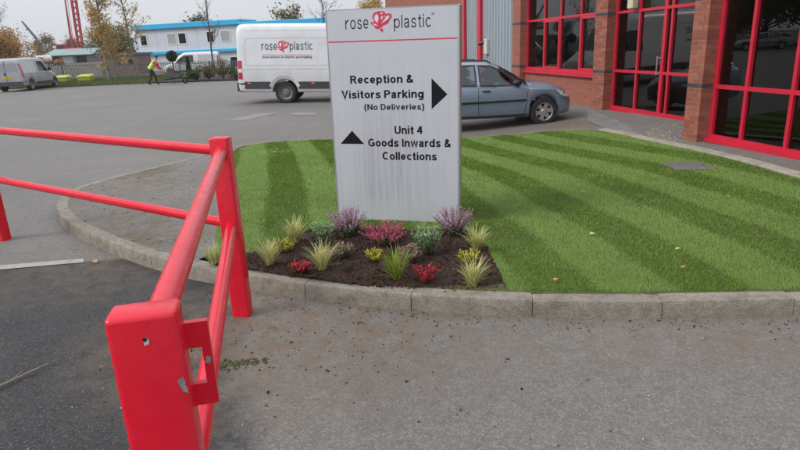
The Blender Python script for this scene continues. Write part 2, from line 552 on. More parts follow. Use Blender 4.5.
M['redframe'] = simple('red_window_frame', (0.53, 0.015, 0.04), 0.38, var=0.05, scale=3)
M['steel'] = simple('bare_steel', (0.42, 0.42, 0.41), 0.42, metal=0.6, var=0.25, scale=30, dirt=(0.2, 0.12, 0.08), dscale=25)
M['black'] = simple('black_plastic', (0.018, 0.018, 0.02), 0.45, var=0.1)
M['rubber'] = simple('tyre_rubber', (0.022, 0.022, 0.023), 0.8, var=0.2, scale=12, dirt=(0.06, 0.055, 0.05), dscale=6)
M['dark'] = simple('dark_void', (0.012, 0.012, 0.012), 0.9)
M['brick'] = brick_mat()
M['band'] = simple('blue_brick_band', (0.055, 0.056, 0.065), 0.7, var=0.2, scale=12)
M['glass'] = glass_mat('window_glass', (0.36, 0.36, 0.35), 0.03, gl=(0.85, 0.85, 0.83))
M['carglass'] = glass_mat('vehicle_glass', (0.72, 0.77, 0.77), 0.03)
M['lightgrey'] = simple('light_grey_plastic', (0.55, 0.55, 0.52), 0.5, var=0.06)
# ------------------------------------------------------------------ ground, road, island
K_PTS = [(7.6, 4.7), (6.2, 3.95), (4.9, 3.5), (3.6, 3.32), (2.47, 3.32), (1.61, 3.38), (0.75, 3.49), (-0.02, 3.67), (-0.81, 3.97), (-1.93, 4.56),
         (-3.14, 5.57), (-3.78, 6.34), (-4.1, 6.99), (-4.2, 7.53), (-4.12, 8.2), (-3.85, 9.0), (-3.58, 10.0), (-3.35, 10.8), (-2.85, 11.7), (-2.0, 12.3),
         (-0.8, 12.62), (0.6, 12.72), (1.6, 12.72), (2.7, 12.68), (3.5, 12.45), (3.98, 12.05)]
KP = [np.array(p) for p in spline(K_PTS, 10)]
KS = np.concatenate([[0], np.cumsum([np.linalg.norm(KP[i + 1] - KP[i]) for i in range(len(KP) - 1)])])
KX = np.array([p[0] for p in KP]); KY = np.array([p[1] for p in KP])
def k_at(s):
    x, y = np.interp(s, KS, KX), np.interp(s, KS, KY)
    a, b = max(0, s - 0.12), min(KS[-1], s + 0.12)
    d = np.array([np.interp(b, KS, KX) - np.interp(a, KS, KX), np.interp(b, KS, KY) - np.interp(a, KS, KY)])
    d /= np.linalg.norm(d)
    return np.array([x, y]), np.array([d[1], -d[0]])       # point, inward normal
def k_off(s, off):
    p, n = k_at(s)
    return tuple(p + n * off)
def ktop(x, y): return zi(x, y) + 0.004

def xgrid(lo, hi, fine_lo, fine_hi, step):
    a = list(np.arange(fine_lo, fine_hi + 1e-6, step))
    v, d = fine_lo, step
    left = []
    while v > lo:
        d *= 1.45; v -= d; left.append(max(v, lo))
    v, d = fine_hi, step
    right = []
    while v < hi:
        d *= 1.45; v += d; right.append(min(v, hi))
    return sorted(left) + a + right

def grid_sheet(name, xs, ys, zf, mat):
    nx, ny = len(xs), len(ys)
    V = [(x, y, zf(x, y)) for y in ys for x in xs]
    Fc = [(j * nx + i, j * nx + i + 1, (j + 1) * nx + i + 1, (j + 1) * nx + i) for j in range(ny - 1) for i in range(nx - 1)]
    me = bpy.data.meshes.new(name)
    me.from_pydata(V, [], Fc)
    me.polygons.foreach_set('use_smooth', [True] * len(Fc))
    me.materials.append(mat)
    o = bpy.data.objects.new(name, me)
    COL.objects.link(o)
    o['kind'] = 'structure'
    return o

M['earth'] = simple('rough_ground', (0.17, 0.145, 0.115), 0.95, var=0.3, scale=0.2, dirt=(0.09, 0.10, 0.05), dscale=0.08, damt=(0.45, 0.65))
grid_sheet('ground', xgrid(-900, 900, -16, 16, 1.0), xgrid(-500, 1800, -4, 44, 1.0), lambda x, y: zg(x, y) - 0.012, M['earth'])
road_poly = [(-75, -40), (14, -40), (14, 30), (4, 37), (-6.0, 37.2), (-9.8, 38.8), (-16.5, 40.2), (-22.5, 40.4), (-34, 42), (-75, 48)]
sheet('road', road_poly, zg, M['road'], step=1.0)
M['oldline'] = simple('worn_white_line', (0.33, 0.33, 0.32), 0.85, var=0.12, scale=20, dirt=(0.2, 0.195, 0.19), dscale=9, damt=(0.52, 0.75))
sheet('road_marking', [(-9.0, 4.06), (-5.5, 4.52), (-3.5, 4.79), (-2.79, 4.9), (-2.84, 5.0), (-3.52, 4.91), (-5.5, 4.64), (-9.0, 4.18)], lambda x, y: zg(x, y) + 0.005, M['oldline'], step=0.5)
M['repair'] = asphalt('pale_repair', (0.27, 0.262, 0.25), var=0.1)
sheet('road_repair', [(-2.95, 16.85), (-2.25, 16.9), (-2.3, 17.55), (-2.95, 17.5)], lambda x, y: zg(x, y) + 0.005, M['repair'], step=0.5)
sheet('road_repair', [(-4.5, 15.9), (-4.0, 15.8), (-3.4, 17.35), (-4.0, 17.5)], lambda x, y: zg(x, y) + 0.005, M['repair'], step=0.5)

# kerb: every stone is a piece of its own
kerb = thing('kerb', None, None)
kerb['kind'] = 'structure'
s_anchor = float(np.interp(-0.05, -KX[:90], KS[:90]))       # joint seen in front of the flower bed
STONE = 0.80
k0 = -int(s_anchor // STONE)
prof = lambda h: [(0.0, -0.05), (0.002, h * 0.5), (0.005, h - 0.014), (0.009, h - 0.005), (0.018, h), (0.118, h), (0.125, h - 0.004), (0.125, -0.05)]
kk = k0
while s_anchor + kk * STONE < KS[-1] - 0.2:
    a, b = s_anchor + kk * STONE + 0.002, min(s_anchor + (kk + 1) * STONE - 0.002, KS[-1])
    a = max(a, 0)
    mb = MB()
    nseg = 6
    dz = random.uniform(-0.004, 0.003); do = random.uniform(-0.004, 0.004)
    rings = []
    for i in range(nseg + 1):
        s = a + (b - a) * i / nseg
        p, n = k_at(s)
        base = zg(*p)
        h = ktop(*p) - base + dz
        pinch = 0.004 if i in (0, nseg) else 0.0
        for (o_, z_) in prof(h):
            q = p + n * (o_ + do)
            mb.v.append((q[0], q[1], base + z_ - (pinch if z_ > 0.5 * h else 0)))
    m_ = len(prof(0.1))
    for i in range(nseg):
        for j in range(m_):
            mb.f.append((i * m_ + j, i * m_ + (j + 1) % m_, (i + 1) * m_ + (j + 1) % m_, (i + 1) * m_ + j)); mb.mi.append(0)
    mb.f.append(tuple(range(m_))); mb.mi.append(0)
    mb.f.append(tuple(range(nseg * m_ + m_ - 1, nseg * m_ - 1, -1))); mb.mi.append(0)
    mb.build('kerb_stone', M['concrete'], kerb, smooth_ang=28)
    kk += 1
# mortar core that shows dark in the joints
mb = MB()
ss = np.arange(0, KS[-1], 0.15)
for s in ss:
    p, n = k_at(s); base = zg(*p); h = ktop(*p) - base - 0.014
    for o_, z_ in ((0.018, -0.05), (0.020, h), (0.112, h), (0.112, -0.05)):
        q = p + n * o_; mb.v.append((q[0], q[1], base + z_))
for i in range(len(ss) - 1):
    for j in range(3):
        mb.f.append((i * 4 + j, i * 4 + j + 1, i * 4 + 5 + j, i * 4 + 4 + j)); mb.mi.append(0)
mb.build('mortar', M['joint'], kerb)

# island outlines
kin = [(float(s),) + k_off(s, 0.122) for s in np.arange(0, KS[-1], 0.2)]
front = [(x, y) for s, x, y in kin if y < 9 and -1.50 < x < 4.6]        # right to left
left = [(x, y) for s, x, y in kin if (x <= -1.50 and y < 11.25)]
back = [(x, y) for s, x, y in kin if y > 10.5 and x > -3.0 and s > 8]
edge_l = [(-1.57, 4.73), (-1.78, 5.5), (-2.01, 6.53), (-2.38, 8.1), (-2.75, 9.6), (-3.0, 10.75), (-2.86, 11.35)]
lawn_poly = front + edge_l + [p for p in back if p[0] > -2.75] + [(4.03, 11.86), (4.22, 11.0), (4.33, 9.63), (4.40, 7.92), (4.46, 6.36), (4.54, 5.0)]
foot_poly = left + [(-3.0, 11.3)] + edge_l[::-1][1:]
M['turf'] = simple('turf_soil', (0.075, 0.085, 0.028), 0.95, var=0.3, scale=14)
sheet('lawn', lawn_poly, zi, M['turf'], step=0.35)
sheet('footway', foot_poly, lambda x, y: zi(x, y) - 0.002, M['footway'], step=0.35)

# mown lawn: blades, leaning one way and the other in stripes
bed_poly = [(-1.52, 4.38), (-1.5, 4.5), (-1.3, 4.6), (-1.16, 4.70), (-1.0, 4.88), (-0.91, 5.08), (-0.78, 5.2), (-0.53, 5.26), (-0.29, 5.2), (0.19, 5.08), (0.5, 5.05), (0.63, 4.95), (0.69, 4.55), (0.70, 4.01), (0.71, 3.60)] + \
           [k_off(s, 0.07) for s, x, y in kin if y < 6 and -1.5 < x < 0.70]
def stripe(X, Y):
    q = Y - 6.0
    return np.floor((X + 0.17 * q + 0.007 * q * q + 1.42) / 0.475 + 0.03 * np.sin(Y * 2.3) + RNG.normal(0, 0.055, X.shape))
NB = 640000
r = RNG.random(NB * 2)
Yc = 3.3 + 9.5 * r ** 1.9
Xc = RNG.uniform(-3.2, 4.6, NB * 2)
lawn_in = [k_off(s_, 0.150) for s_, x_, y_ in kin if y_ < 9 and -1.50 < x_ < 4.6] + lawn_poly[len(front):]
ok = inside_np(lawn_in, Xc, Yc) & ~inside_np(bed_poly, Xc, Yc)
# manhole cover is left clear
MH = [(3.50, 7.62), (3.92, 7.58), (3.90, 7.14), (3.50, 7.16)]
ok &= ~inside_np([(3.50, 7.60), (3.93, 7.58), (3.92, 7.15), (3.49, 7.17)], Xc, Yc)
Xc, Yc = Xc[ok][:NB], Yc[ok][:NB]
nb = len(Xc)
st = stripe(Xc, Yc)
light = (st.astype(int) % 2 == 1)
zt = np.array([zi(a, b) for a, b in zip(Xc, Yc)])
hgt = RNG.uniform(0.010, 0.024, nb)
wid = (0.0015 + 0.00060 * (Yc - 3)) * RNG.uniform(0.7, 1.4, nb)
az = RNG.uniform(0, 2 * np.pi, nb)
def vnoise(fr, sd):
    rg = np.random.default_rng(sd); out = np.zeros(nb)
    for _ in range(7):
        a_ = rg.uniform(0, 6.28); k_ = fr * rg.uniform(0.6, 1.6); out += np.sin((Xc * math.cos(a_) + Yc * math.sin(a_)) * k_ + rg.uniform(0, 6.28))
    return out / 3.7
patch_ = 0.55 * vnoise(2.6, 1) + 0.45 * vnoise(7.5, 2) + 0.4 * vnoise(21, 3)
seam = np.abs(((Yc + 0.15 * Xc) / 1.25) % 1.0 - 0.5) > 0.493
lean = np.where(light, 0.6, -0.08) + 0.22 * patch_
tx, ty = -0.17, 0.985
clump = 0.5 + 0.5 * np.sin(Xc * 9 + np.sin(Yc * 7) * 2) * np.sin(Yc * 8 + np.cos(Xc * 6) * 2)
hgt = hgt * np.clip(0.8 + 0.3 * clump + 0.22 * patch_, 0.45, 1.6) * np.where(seam, 0.45, 1.0)
lx = tx * lean + 0.55 * np.cos(az); ly = ty * lean + 0.55 * np.sin(az)
perp_x, perp_y = -ly, lx
pn = np.hypot(perp_x, perp_y) + 1e-9
perp_x, perp_y = perp_x / pn, perp_y / pn
lh = hgt * 0.85
V = np.empty((nb, 3, 3))
V[:, 0] = np.stack([Xc - perp_x * wid, Yc - perp_y * wid, zt - 0.002], 1)
V[:, 1] = np.stack([Xc + perp_x * wid, Yc + perp_y * wid, zt - 0.002], 1)
V[:, 2] = np.stack([Xc + lx * lh, Yc + ly * lh, zt + hgt * 0.9], 1)
def grass_mat():
    m = leafy('grass_blades', [(0.10, 0.205, 0.014), (0.118, 0.235, 0.018), (0.135, 0.26, 0.022), (0.16, 0.28, 0.03), (0.22, 0.275, 0.045)], 0.5, 0.25, 0.4)
    nt = m.node_tree; nd, lk = nt.nodes, nt.links
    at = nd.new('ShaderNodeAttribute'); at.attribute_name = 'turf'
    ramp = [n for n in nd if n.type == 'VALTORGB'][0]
    c = N_mix(nt, N_math(nt, 'MULTIPLY', at.outputs['Fac'], 0.6), ramp.outputs['Color'], (0.27, 0.385, 0.115))  # mixes the painted stripe sheen into each blade's colour
    for n in nd:
        if n.type == 'BSDF_PRINCIPLED': lk.new(c, n.inputs['Base Color'])
        if n.type == 'BSDF_TRANSLUCENT': lk.new(c, n.inputs['Color'])
    return m
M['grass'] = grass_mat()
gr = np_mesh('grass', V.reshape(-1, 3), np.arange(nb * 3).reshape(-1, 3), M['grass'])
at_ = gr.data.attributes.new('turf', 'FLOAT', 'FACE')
at_.data.foreach_set('value', np.clip(np.where(light, 0.54, 0.13) + RNG.normal(0, 0.16, nb) + 0.12 * (clump - 0.5) + 0.13 * patch_, 0, 1).astype(np.float32))  # light stripes painted paler, standing in for sheen off the leaning blades
tag(gr, 'short striped mown lawn grass on the kerbed island', 'grass', kind='stuff')

# flower bed
def zb(x, y):
    d = min(1.0, max(0.0, (y - 3.72) / 0.3)) if x > -0.3 else 1.0
    return zi(x, y) - 0.006 + 0.03 * d + 0.012 * math.sin(x * 9 + y * 4) * math.cos(y * 8 - x * 3) * d
M['soil'] = simple('bark_mulch_soil', (0.028, 0.017, 0.012), 0.95, var=0.5, scale=40, bump=0.9, bscale=45)
sheet('flower_bed', bed_poly, zb, M['soil'], step=0.08, jitter=0.006)
def chips(name, n, sampler, zf, mat, smin, smax, label, flat=0.6):
    mb_v, mb_f = [], []
    c = 0
    tries = 0
    while c < n and tries < n * 12:
        tries += 1
        q = sampler()
        if q is None: continue
        x, y = q
        s = random.uniform(smin, smax) * (1.0 if random.random() < 0.85 else 1.7)
        a = random.uniform(0, 6.28); ca, sa = math.cos(a), math.sin(a)
        z = zf(x, y)
        tl = random.uniform(-0.35, 0.35)
        L, Wd, Hh = s * random.uniform(0.8, 1.8), s * random.uniform(0.4, 0.9), s * flat * random.uniform(0.5, 1.2)
        b = len(mb_v)
        for dx, dy, dzz in ((-1, -1, 0), (1, -0.8, 0), (0.9, 1, 0), (-1, 0.8, 0), (-0.5, -0.4, 1), (0.6, -0.5, 1), (0.4, 0.5, 1), (-0.6, 0.4, 1)):
            dx *= L * random.uniform(0.7, 1.2) / 2; dy *= Wd * random.uniform(0.7, 1.2) / 2
            mb_v.append((x + dx * ca - dy * sa, y + dx * sa + dy * ca, z + dzz * Hh + tl * dx - 0.1 * s))
        mb_f += [(b + 4, b + 5, b + 6, b + 7), (b, b + 1, b + 5, b + 4), (b + 1, b + 2, b + 6, b + 5), (b + 2, b + 3, b + 7, b + 6), (b + 3, b, b + 4, b + 7)]
        c += 1
    o = np_mesh(name, np.array(mb_v), np.array(mb_f), mat)
    tag(o, label, None, kind='stuff')
    return o
M['mulch'] = leafy('mulch_chips', [(0.014, 0.008, 0.006), (0.036, 0.018, 0.012), (0.06, 0.029, 0.019), (0.085, 0.046, 0.03)], 0.9, 0.0, 0.2)
def s_bed():
    x, y = random.uniform(-1.55, 0.75), random.uniform(3.55, 5.35)
    return (x, y) if inside(bed_poly, x, y) else None
chips('bark_mulch', 9000, s_bed, zb, M['mulch'], 0.006, 0.018, 'dark brown bark mulch covering the flower bed')
M['crumbs'] = leafy('soil_crumbs', [(0.02, 0.014, 0.01), (0.05, 0.035, 0.024), (0.085, 0.06, 0.042), (0.12, 0.09, 0.07)], 0.95, 0.0, 0.2)
KF = [k_at(s)[0] - k_at(s)[1] * 0.02 for s in np.arange(4.6, 9.5, 0.05)]
def s_spill():
    if random.random() < 0.5:                               # a fringe swept up along the kerb foot
        p = random.choice(KF)
        return p[0] + random.gauss(0, 0.05), p[1] - abs(random.gauss(0, 0.10)) - 0.01
    if random.random() < 0.75:
        x, y = random.gauss(-0.55, 0.55), random.gauss(3.35, 0.45)
    else:
        x, y = random.uniform(-2.4, 1.2), random.uniform(2.0, 4.2)
    d = min((p[0] - x) ** 2 + (p[1] - y) ** 2 for p in KF[::4])
    near = min(KF[::4], key=lambda p: (p[0] - x) ** 2)
    if y > near[1] - 0.03: return None
    return x, y
chips('spilled_soil', 620, s_spill, lambda x, y: zg(x, y) + 0.003, M['crumbs'], 0.003, 0.011, 'crumbs of spilled soil scattered over the road by the kerb', 0.5)
M['grit'] = leafy('pale_grit', [(0.30, 0.28, 0.25), (0.42, 0.41, 0.38), (0.2, 0.19, 0.17), (0.5, 0.5, 0.5)], 0.9, 0.0, 0.2)
chips('loose_grit', 420, lambda: (random.uniform(-3.6, 3.0), random.uniform(1.2, 3.3)), lambda x, y: zg(x, y) + 0.004, M['grit'], 0.003, 0.008, 'loose pale grit lying on the tarmac', 0.6)
def s_foot():
    x, y = random.uniform(-4.2, -1.4), random.uniform(4.4, 10.5)
    return (x, y) if inside(foot_poly, x, y) else None
chips('footway_debris', 260, s_foot, zi, M['crumbs'], 0.005, 0.016, 'crumbs of soil and leaf litter on the footway', 0.4)

# manhole in the lawn
M['lid'] = concrete_mat('manhole_concrete', (0.17, 0.16, 0.145), (0.07, 0.07, 0.04))
mh = thing('manhole_cover', 'grey rectangular manhole cover sunk in the striped lawn', 'manhole cover', (3.71, 7.37, zi(3.7, 7.37) + 0.004), math.radians(-3))
mb = MB(); mb.cbox(-0.205, 0.205, -0.205, 0.205, -0.03, 0.012, 0.004); mb.build('lid', M['lid'], mh)
mb = MB()
for x0, x1, y0, y1 in ((-0.245, 0.245, -0.245, -0.209), (-0.245, 0.245, 0.209, 0.245), (-0.245, -0.209, -0.209, 0.209), (0.209, 0.245, -0.209, 0.209)): mb.box(x0, x1, y0, y1, -0.03, 0.014)
mb.build('rim', M['lid'], mh)

# edging strip between lawn and building
edging = thing('edging', None, None); edging['kind'] = 'structure'
E_PTS = [(4.66, 3.6), (4.56, 5.0), (4.48, 6.36), (4.42, 7.92), (4.35, 9.63), (4.24, 11.0), (4.06, 11.86)]
EP = [np.array(p) for p in spline(E_PTS, 8)]
ES = np.concatenate([[0], np.cumsum([np.linalg.norm(EP[i + 1] - EP[i]) for i in range(len(EP) - 1)])])
ex, ey = np.array([p[0] for p in EP]), np.array([p[1] for p in EP])
s = 0.0
while s < ES[-1] - 0.1:
    e = min(s + 0.9, ES[-1])
    mb = MB()
    for i in range(5):
        t = s + 0.004 + (e - s - 0.008) * i / 4
        p = np.array([np.interp(t, ES, ex), np.interp(t, ES, ey)]); q = np.array([np.interp(t + 0.05, ES, ex), np.interp(t + 0.05, ES, ey)]) - p
        if np.linalg.norm(q) < 1e-6: q = p - np.array([np.interp(t - 0.05, ES, ex), np.interp(t - 0.05, ES, ey)])
        q /= np.linalg.norm(q); n = np.array([q[1], -q[0]])
        for o_, z_ in ((0, -0.05), (0, 0.022), (0.01, 0.03), (0.17, 0.03), (0.18, 0.022), (0.18, -0.05)):
            c = p + n * o_; mb.v.append((c[0], c[1], zi(c[0], c[1]) + z_ - 0.008))
    for i in range(4):
        for j in range(6): mb.f.append((i * 6 + j, i * 6 + (j + 1) % 6, i * 6 + 6 + (j + 1) % 6, i * 6 + 6 + j)); mb.mi.append(0)
    mb.f.append(tuple(range(6))); mb.mi.append(0); mb.f.append(tuple(range(29, 23, -1))); mb.mi.append(0)
    mb.build('edging_stone', M['edging'], edging)
    s = e
sheet('forecourt', [(4.28, 11.9), (4.56, 10.9), (4.62, 9.9), (6.9, 9.9), (6.9, 13.0), (6.1, 14.9), (4.95, 15.4), (4.3, 13.2)], lambda x, y: zg(x, y) * 0.6 - 0.03, M['paving'], step=0.5)
M['gravelbed'] = simple('gravel_bed', (0.20, 0.185, 0.165), 0.95, var=0.3, scale=30, bump=0.8, bscale=60)
g_strip = [(4.60, 9.9), (4.56, 10.9), (5.0, 11.5), (5.6, 12.2), (6.0, 11.9), (5.2, 10.0), (4.95, 9.9), (5.5, 7.0), (6.1, 4.0), (4.85, 4.0), (4.70, 6.36), (4.64, 8.0)]
def zgrav(x, y):
    t = min(max((x - 4.6) / 0.45, 0), 1)
    return (zi(x, y) - 0.02) * (1 - t) - 0.088 * t if y < 9.9 else zg(x, y) * 0.6 - 0.022
sheet('gravel_strip', g_strip, zgrav, M['gravelbed'], step=0.3)
M['pebble'] = leafy('pebbles', [(0.12, 0.11, 0.1), (0.22, 0.20, 0.17), (0.33, 0.31, 0.28), (0.27, 0.22, 0.17)], 0.85, 0.0, 0.25)
def s_grav():
    x, y = random.uniform(4.5, 6.1), random.uniform(5.5, 12.3)
    return (x, y) if inside(g_strip, x, y) else None
chips('gravel', 3000, s_grav, zgrav, M['pebble'], 0.008, 0.020, 'grey and buff pebbles along the foot of the brick building', 0.7)

# ------------------------------------------------------------------ brick office building
BASE_Z = -0.10
bld = thing('office_building', 'red brick office building with red framed windows and shutters', 'building', (5.186, 14.918, BASE_Z), math.atan2(-0.9824, 0.187))
def bpart(name, mat, boxes, parent=bld, uv=True):
    mb = MB()
    for b_ in boxes: mb.box(*b_)
    return mb.build(name, mat, parent, uv=uv)
TOP = 5.6
bpart('wall', M['brick'], [(-5.34, -0.56, 0.2, 0.42, -0.4, 0.80)])                       # below the first window
bpart('wall', M['brick'], [(-5.34, -0.56, 0.2, 0.42, 3.9, TOP), (0.0, 4.95, 0.2, 0.42, 3.9, TOP)])
bpart('wall', M['brick'], [(4.73, 4.95, -0.93, 0.196, -0.4, TOP)])                       # return wall of the projecting bay
bpart('wall', M['brick'], [(5.08, 13.0, -0.987, -0.77, -0.4, 0.07), (5.08, 13.0, -0.987, -0.77, 3.9, TOP)])
bpart('wall', M['brick'], [(-29.6, -11.35, 0.0, 0.25, -0.4, TOP)])
bpart('wall', M['brick'], [(-11.35, -6.02, 0.05, 0.3, 4.2, TOP)])
bpart('wall', M['brick'], [(-29.6, 13.0, 8.0, 8.25, -0.4, TOP), (-29.6, -29.35, 0.26, 7.99, -0.4, TOP), (12.75, 13.0, -0.76, 7.99, -0.4, TOP)])
def clay(name, lo, hi):
    m, nt, nd, lk, b = new_mat(name)
    oi = nd.new('ShaderNodeObjectInfo')
    o = N_obj(nt)
    c = N_mix(nt, oi.outputs['Random'], lo, hi)
    c = N_mix(nt, N_range(nt, N_noise(nt, o, 30, 6, 0.7), 0.4, 0.75, 0, 0.5), c, tuple(x * 0.62 for x in lo))
    c = N_mix(nt, N_range(nt, N_noise(nt, o, 90, 3), 0.55, 0.75, 0, 0.35), c, tuple(min(1, x * 1.4) for x in hi))
    lk.new(c, b.inputs['Base Color']); b.inputs['Roughness'].default_value = 0.88
    lk.new(N_bump(nt, N_noise(nt, o, 120, 4), 0.5, 0.004), b.inputs['Normal'])
    return m
M['clay'] = clay('red_clay_brick', (0.235, 0.066, 0.046), (0.36, 0.125, 0.082))
M['blueclay'] = clay('blue_engineering_brick', (0.045, 0.046, 0.054), (0.075, 0.075, 0.085))
M['mortar'] = simple('brick_mortar', (0.33, 0.235, 0.19), 0.95, var=0.2, scale=20)
BRICK_ME = {}
def brick_piece(parent, x0, x1, y0, y1, z, mat):
    key = (round(x1 - x0, 3), round(y1 - y0, 3), mat)
    if key not in BRICK_ME:
        mb = MB(); mb.box(0, key[0], 0, key[1], 0, 0.065)
        me = bpy.data.meshes.new('brick'); me.from_pydata(mb.v, [], mb.f); me.materials.append(M[mat]); BRICK_ME[key] = me
    o = bpy.data.objects.new('brick', BRICK_ME[key]); COL.objects.link(o); o.parent = parent
    o.location = (x0, y0, z)
def pillar(x0, x1, y0, y1, laid=False):
    if not laid:
        o = bpart('pillar', M['brick'], [(x0, x1, y0, y1, -0.4, TOP)])
        for z in (0.935, 2.285):
            bpart('band', M['band'], [(x0 - 0.004, x1 + 0.004, y0 - 0.004, y1 - 0.02, z, z + 0.068)], o, uv=False)
        return
    ZT = 0.035 + 0.075 * 37
    o = bpart('pillar', M['mortar'], [(x0 + 0.006, x1 - 0.006, y0 + 0.006, y1, -0.4, ZT)], uv=False)      # mortar core; every brick face stands proud of it
    bpart('pillar_head', M['brick'], [(x0, x1, y0, y1, ZT + 0.002, TOP)])
    for k in range(-2, 37):
        z = 0.035 + 0.075 * k
        mat = 'blueclay' if k in (12, 30) else 'clay'
        j = lambda: random.uniform(-0.0015, 0.0015)
        cx, cy = (0.215, 0.1025) if k % 2 else (0.1025, 0.215)
        a_ = j(); brick_piece(o, x1 - cx, x1 + a_, y0 + j(), y0 + cy, z, mat)
        x = x1 - cx - 0.01
        while x > x0 + 0.03:
            w = min(0.215, x - x0)
            if x - w - x0 < 0.045: w = x - x0
            brick_piece(o, x - w, x, y0 + j(), y0 + 0.1025, z, mat); x -= w + 0.01
        y = y0 + cy + 0.01
        lim = min(y1, y0 + 0.27)
        if lim - y > 0.03: brick_piece(o, x1 - 0.1025, x1 + j(), y, min(y + 0.215, lim), z, mat)
pillar(-6.02, -5.34, 0.0, 0.4)
pillar(-0.56, 0.0, 0.0, 0.4, True)
pillar(4.72, 5.08, -1.187, -0.94, True)
M['roofing'] = simple('flat_roof', (0.12, 0.12, 0.125), 0.8)
bpart('roof', M['roofing'], [(-29.7, 13.1, -0.02, 8.4, TOP + 0.002, TOP + 0.15), (4.6, 13.1, -1.3, -0.03, TOP + 0.002, TOP + 0.15)], uv=False)
bpart('fascia', M['redframe'], [(-29.8, 4.58, -0.16, -0.03, TOP - 0.25, TOP + 0.2)], uv=False)
bpart('fascia', M['redframe'], [(4.6, 13.1, -1.42, -1.31, TOP - 0.25, TOP + 0.2)], uv=False)
M['inside'] = simple('interior_wall', (0.34, 0.29, 0.22), 0.9, var=0.1)
M['carpet'] = simple('interior_floor', (0.12, 0.10, 0.08), 0.95, var=0.1)
bpart('interior_floor', M['carpet'], [(-5.3, 4.94, 0.44, 7.9, -0.05, 0.05), (4.96, 12.7, -0.75, 7.9, -0.05, 0.05)], uv=False)
bpart('interior_wall', M['inside'], [(-5.5, 12.7, 5.2, 5.3, 0.06, 3.9), (-5.6, -5.5, 0.44, 5.19, 0.06, 3.9)], uv=False)
bpart('ceiling', M['inside'], [(-5.5, 12.7, 0.45, 7.9, 3.95, 4.1), (4.96, 12.7, -0.75, 0.44, 3.95, 4.1)], uv=False)

def window(x0, x1, y, z0, z1, mulls, trans, sashes=(), name='window', fw_=0.07, thick=()):
    """red frame with every pane a piece of its own; mulls/trans are bar centres"""
    mb = MB()
    d0, d1 = y - 0.045, y + 0.03
    for a in (x0, x1 - fw_): mb.box(a, a + fw_, d0, d1, z0, z1)
    for a in mulls:
        w = 0.10 if a in thick else 0.058
        mb.box(a - w / 2, a + w / 2, d0, d1, z0 + 0.001, z1 - 0.001)
    e0, e1 = d0 - 0.006, d1 + 0.006
    hz = [(z0 - 0.001, z0 + fw_ * 1.35), (z1 - fw_, z1 + 0.001)] + [(t - 0.031, t + 0.031) for t in trans]
    for a, b in hz: mb.box(x0 - 0.002, x1 + 0.002, e0, e1, a, b)
    fr = mb.build(name, M['redframe'], bld)
    xs = [x0 + fw_ / 2] + list(mulls) + [x1 - fw_ / 2]
    zs = [z0 + fw_ / 2] + list(trans) + [z1 - fw_ / 2]
    for i in range(len(xs) - 1):
        for j in range(len(zs) - 1):
            p = MB(); p.box(xs[i], xs[i + 1], y + random.uniform(-0.004, 0.004), y + 0.008, zs[j], zs[j + 1])
            p.build('pane', M['glass'], fr)
            if (i, j) in sashes:
                q = MB()
                a0, a1, c0, c1 = xs[i] + 0.032, xs[i + 1] - 0.032, zs[j] + 0.05, zs[j + 1] - 0.034
                w = 0.06
                q.box(a0, a0 + w, y - 0.06, y + 0.02, c0, c1); q.box(a1 - w, a1, y - 0.06, y + 0.02, c0, c1)
                q.box(a0 + w, a1 - w, y - 0.058, y + 0.018, c0, c0 + w); q.box(a0 + w, a1 - w, y - 0.058, y + 0.018, c1 - w, c1)
                q.build('sash', M['redframe'], fr)
    return fr
w1 = window(-5.335, -0.562, 0.27, 0.86, 3.9, [-4.02, -2.93, -1.74], [2.37], sashes=((1, 0), (3, 0)))
bpart('sill', M['redframe'], [(-5.335, -0.565, 0.10, 0.24, 0.785, 0.855)], w1, uv=False)
dr = window(0.003, 4.72, 0.27, 0.055, 3.9, [0.99, 1.93, 2.16, 3.4], [0.99, 2.33], name='door', thick=(1.93,))
mb = MB(); mb.tube([(1.86, 0.16, 0.95), (1.86, 0.16, 1.35)], 0.014, 8); mb.tube([(1.86, 0.16, 0.99), (1.9, 0.225, 0.99)], 0.01, 6); mb.tube([(1.86, 0.16, 1.31), (1.9, 0.225, 1.31)], 0.01, 6)
mb.build('handle', M['steel'], dr, 40)
bpart('threshold', M['redframe'], [(0.003, 4.72, 0.12, 0.22, -0.02, 0.05)], dr, uv=False)
w3 = window(5.082, 12.7, -0.93, 0.09, 3.9, [5.78, 6.63, 7.48, 8.33, 9.18, 10.03, 10.9, 11.8], [0.955, 2.30])
bpart('sill', M['redframe'], [(5.085, 12.7, -1.06, -0.985, 0.072, 0.125)], w3, uv=False)
# alarm box over the door
M['cream'] = simple('cream_plastic', (0.55, 0.50, 0.36), 0.5)
mb = MB(); mb.cbox(0.76, 0.97, 0.02, 0.2, 2.36, 2.72, 0.03); mb.build('alarm_box', M['cream'], bld)
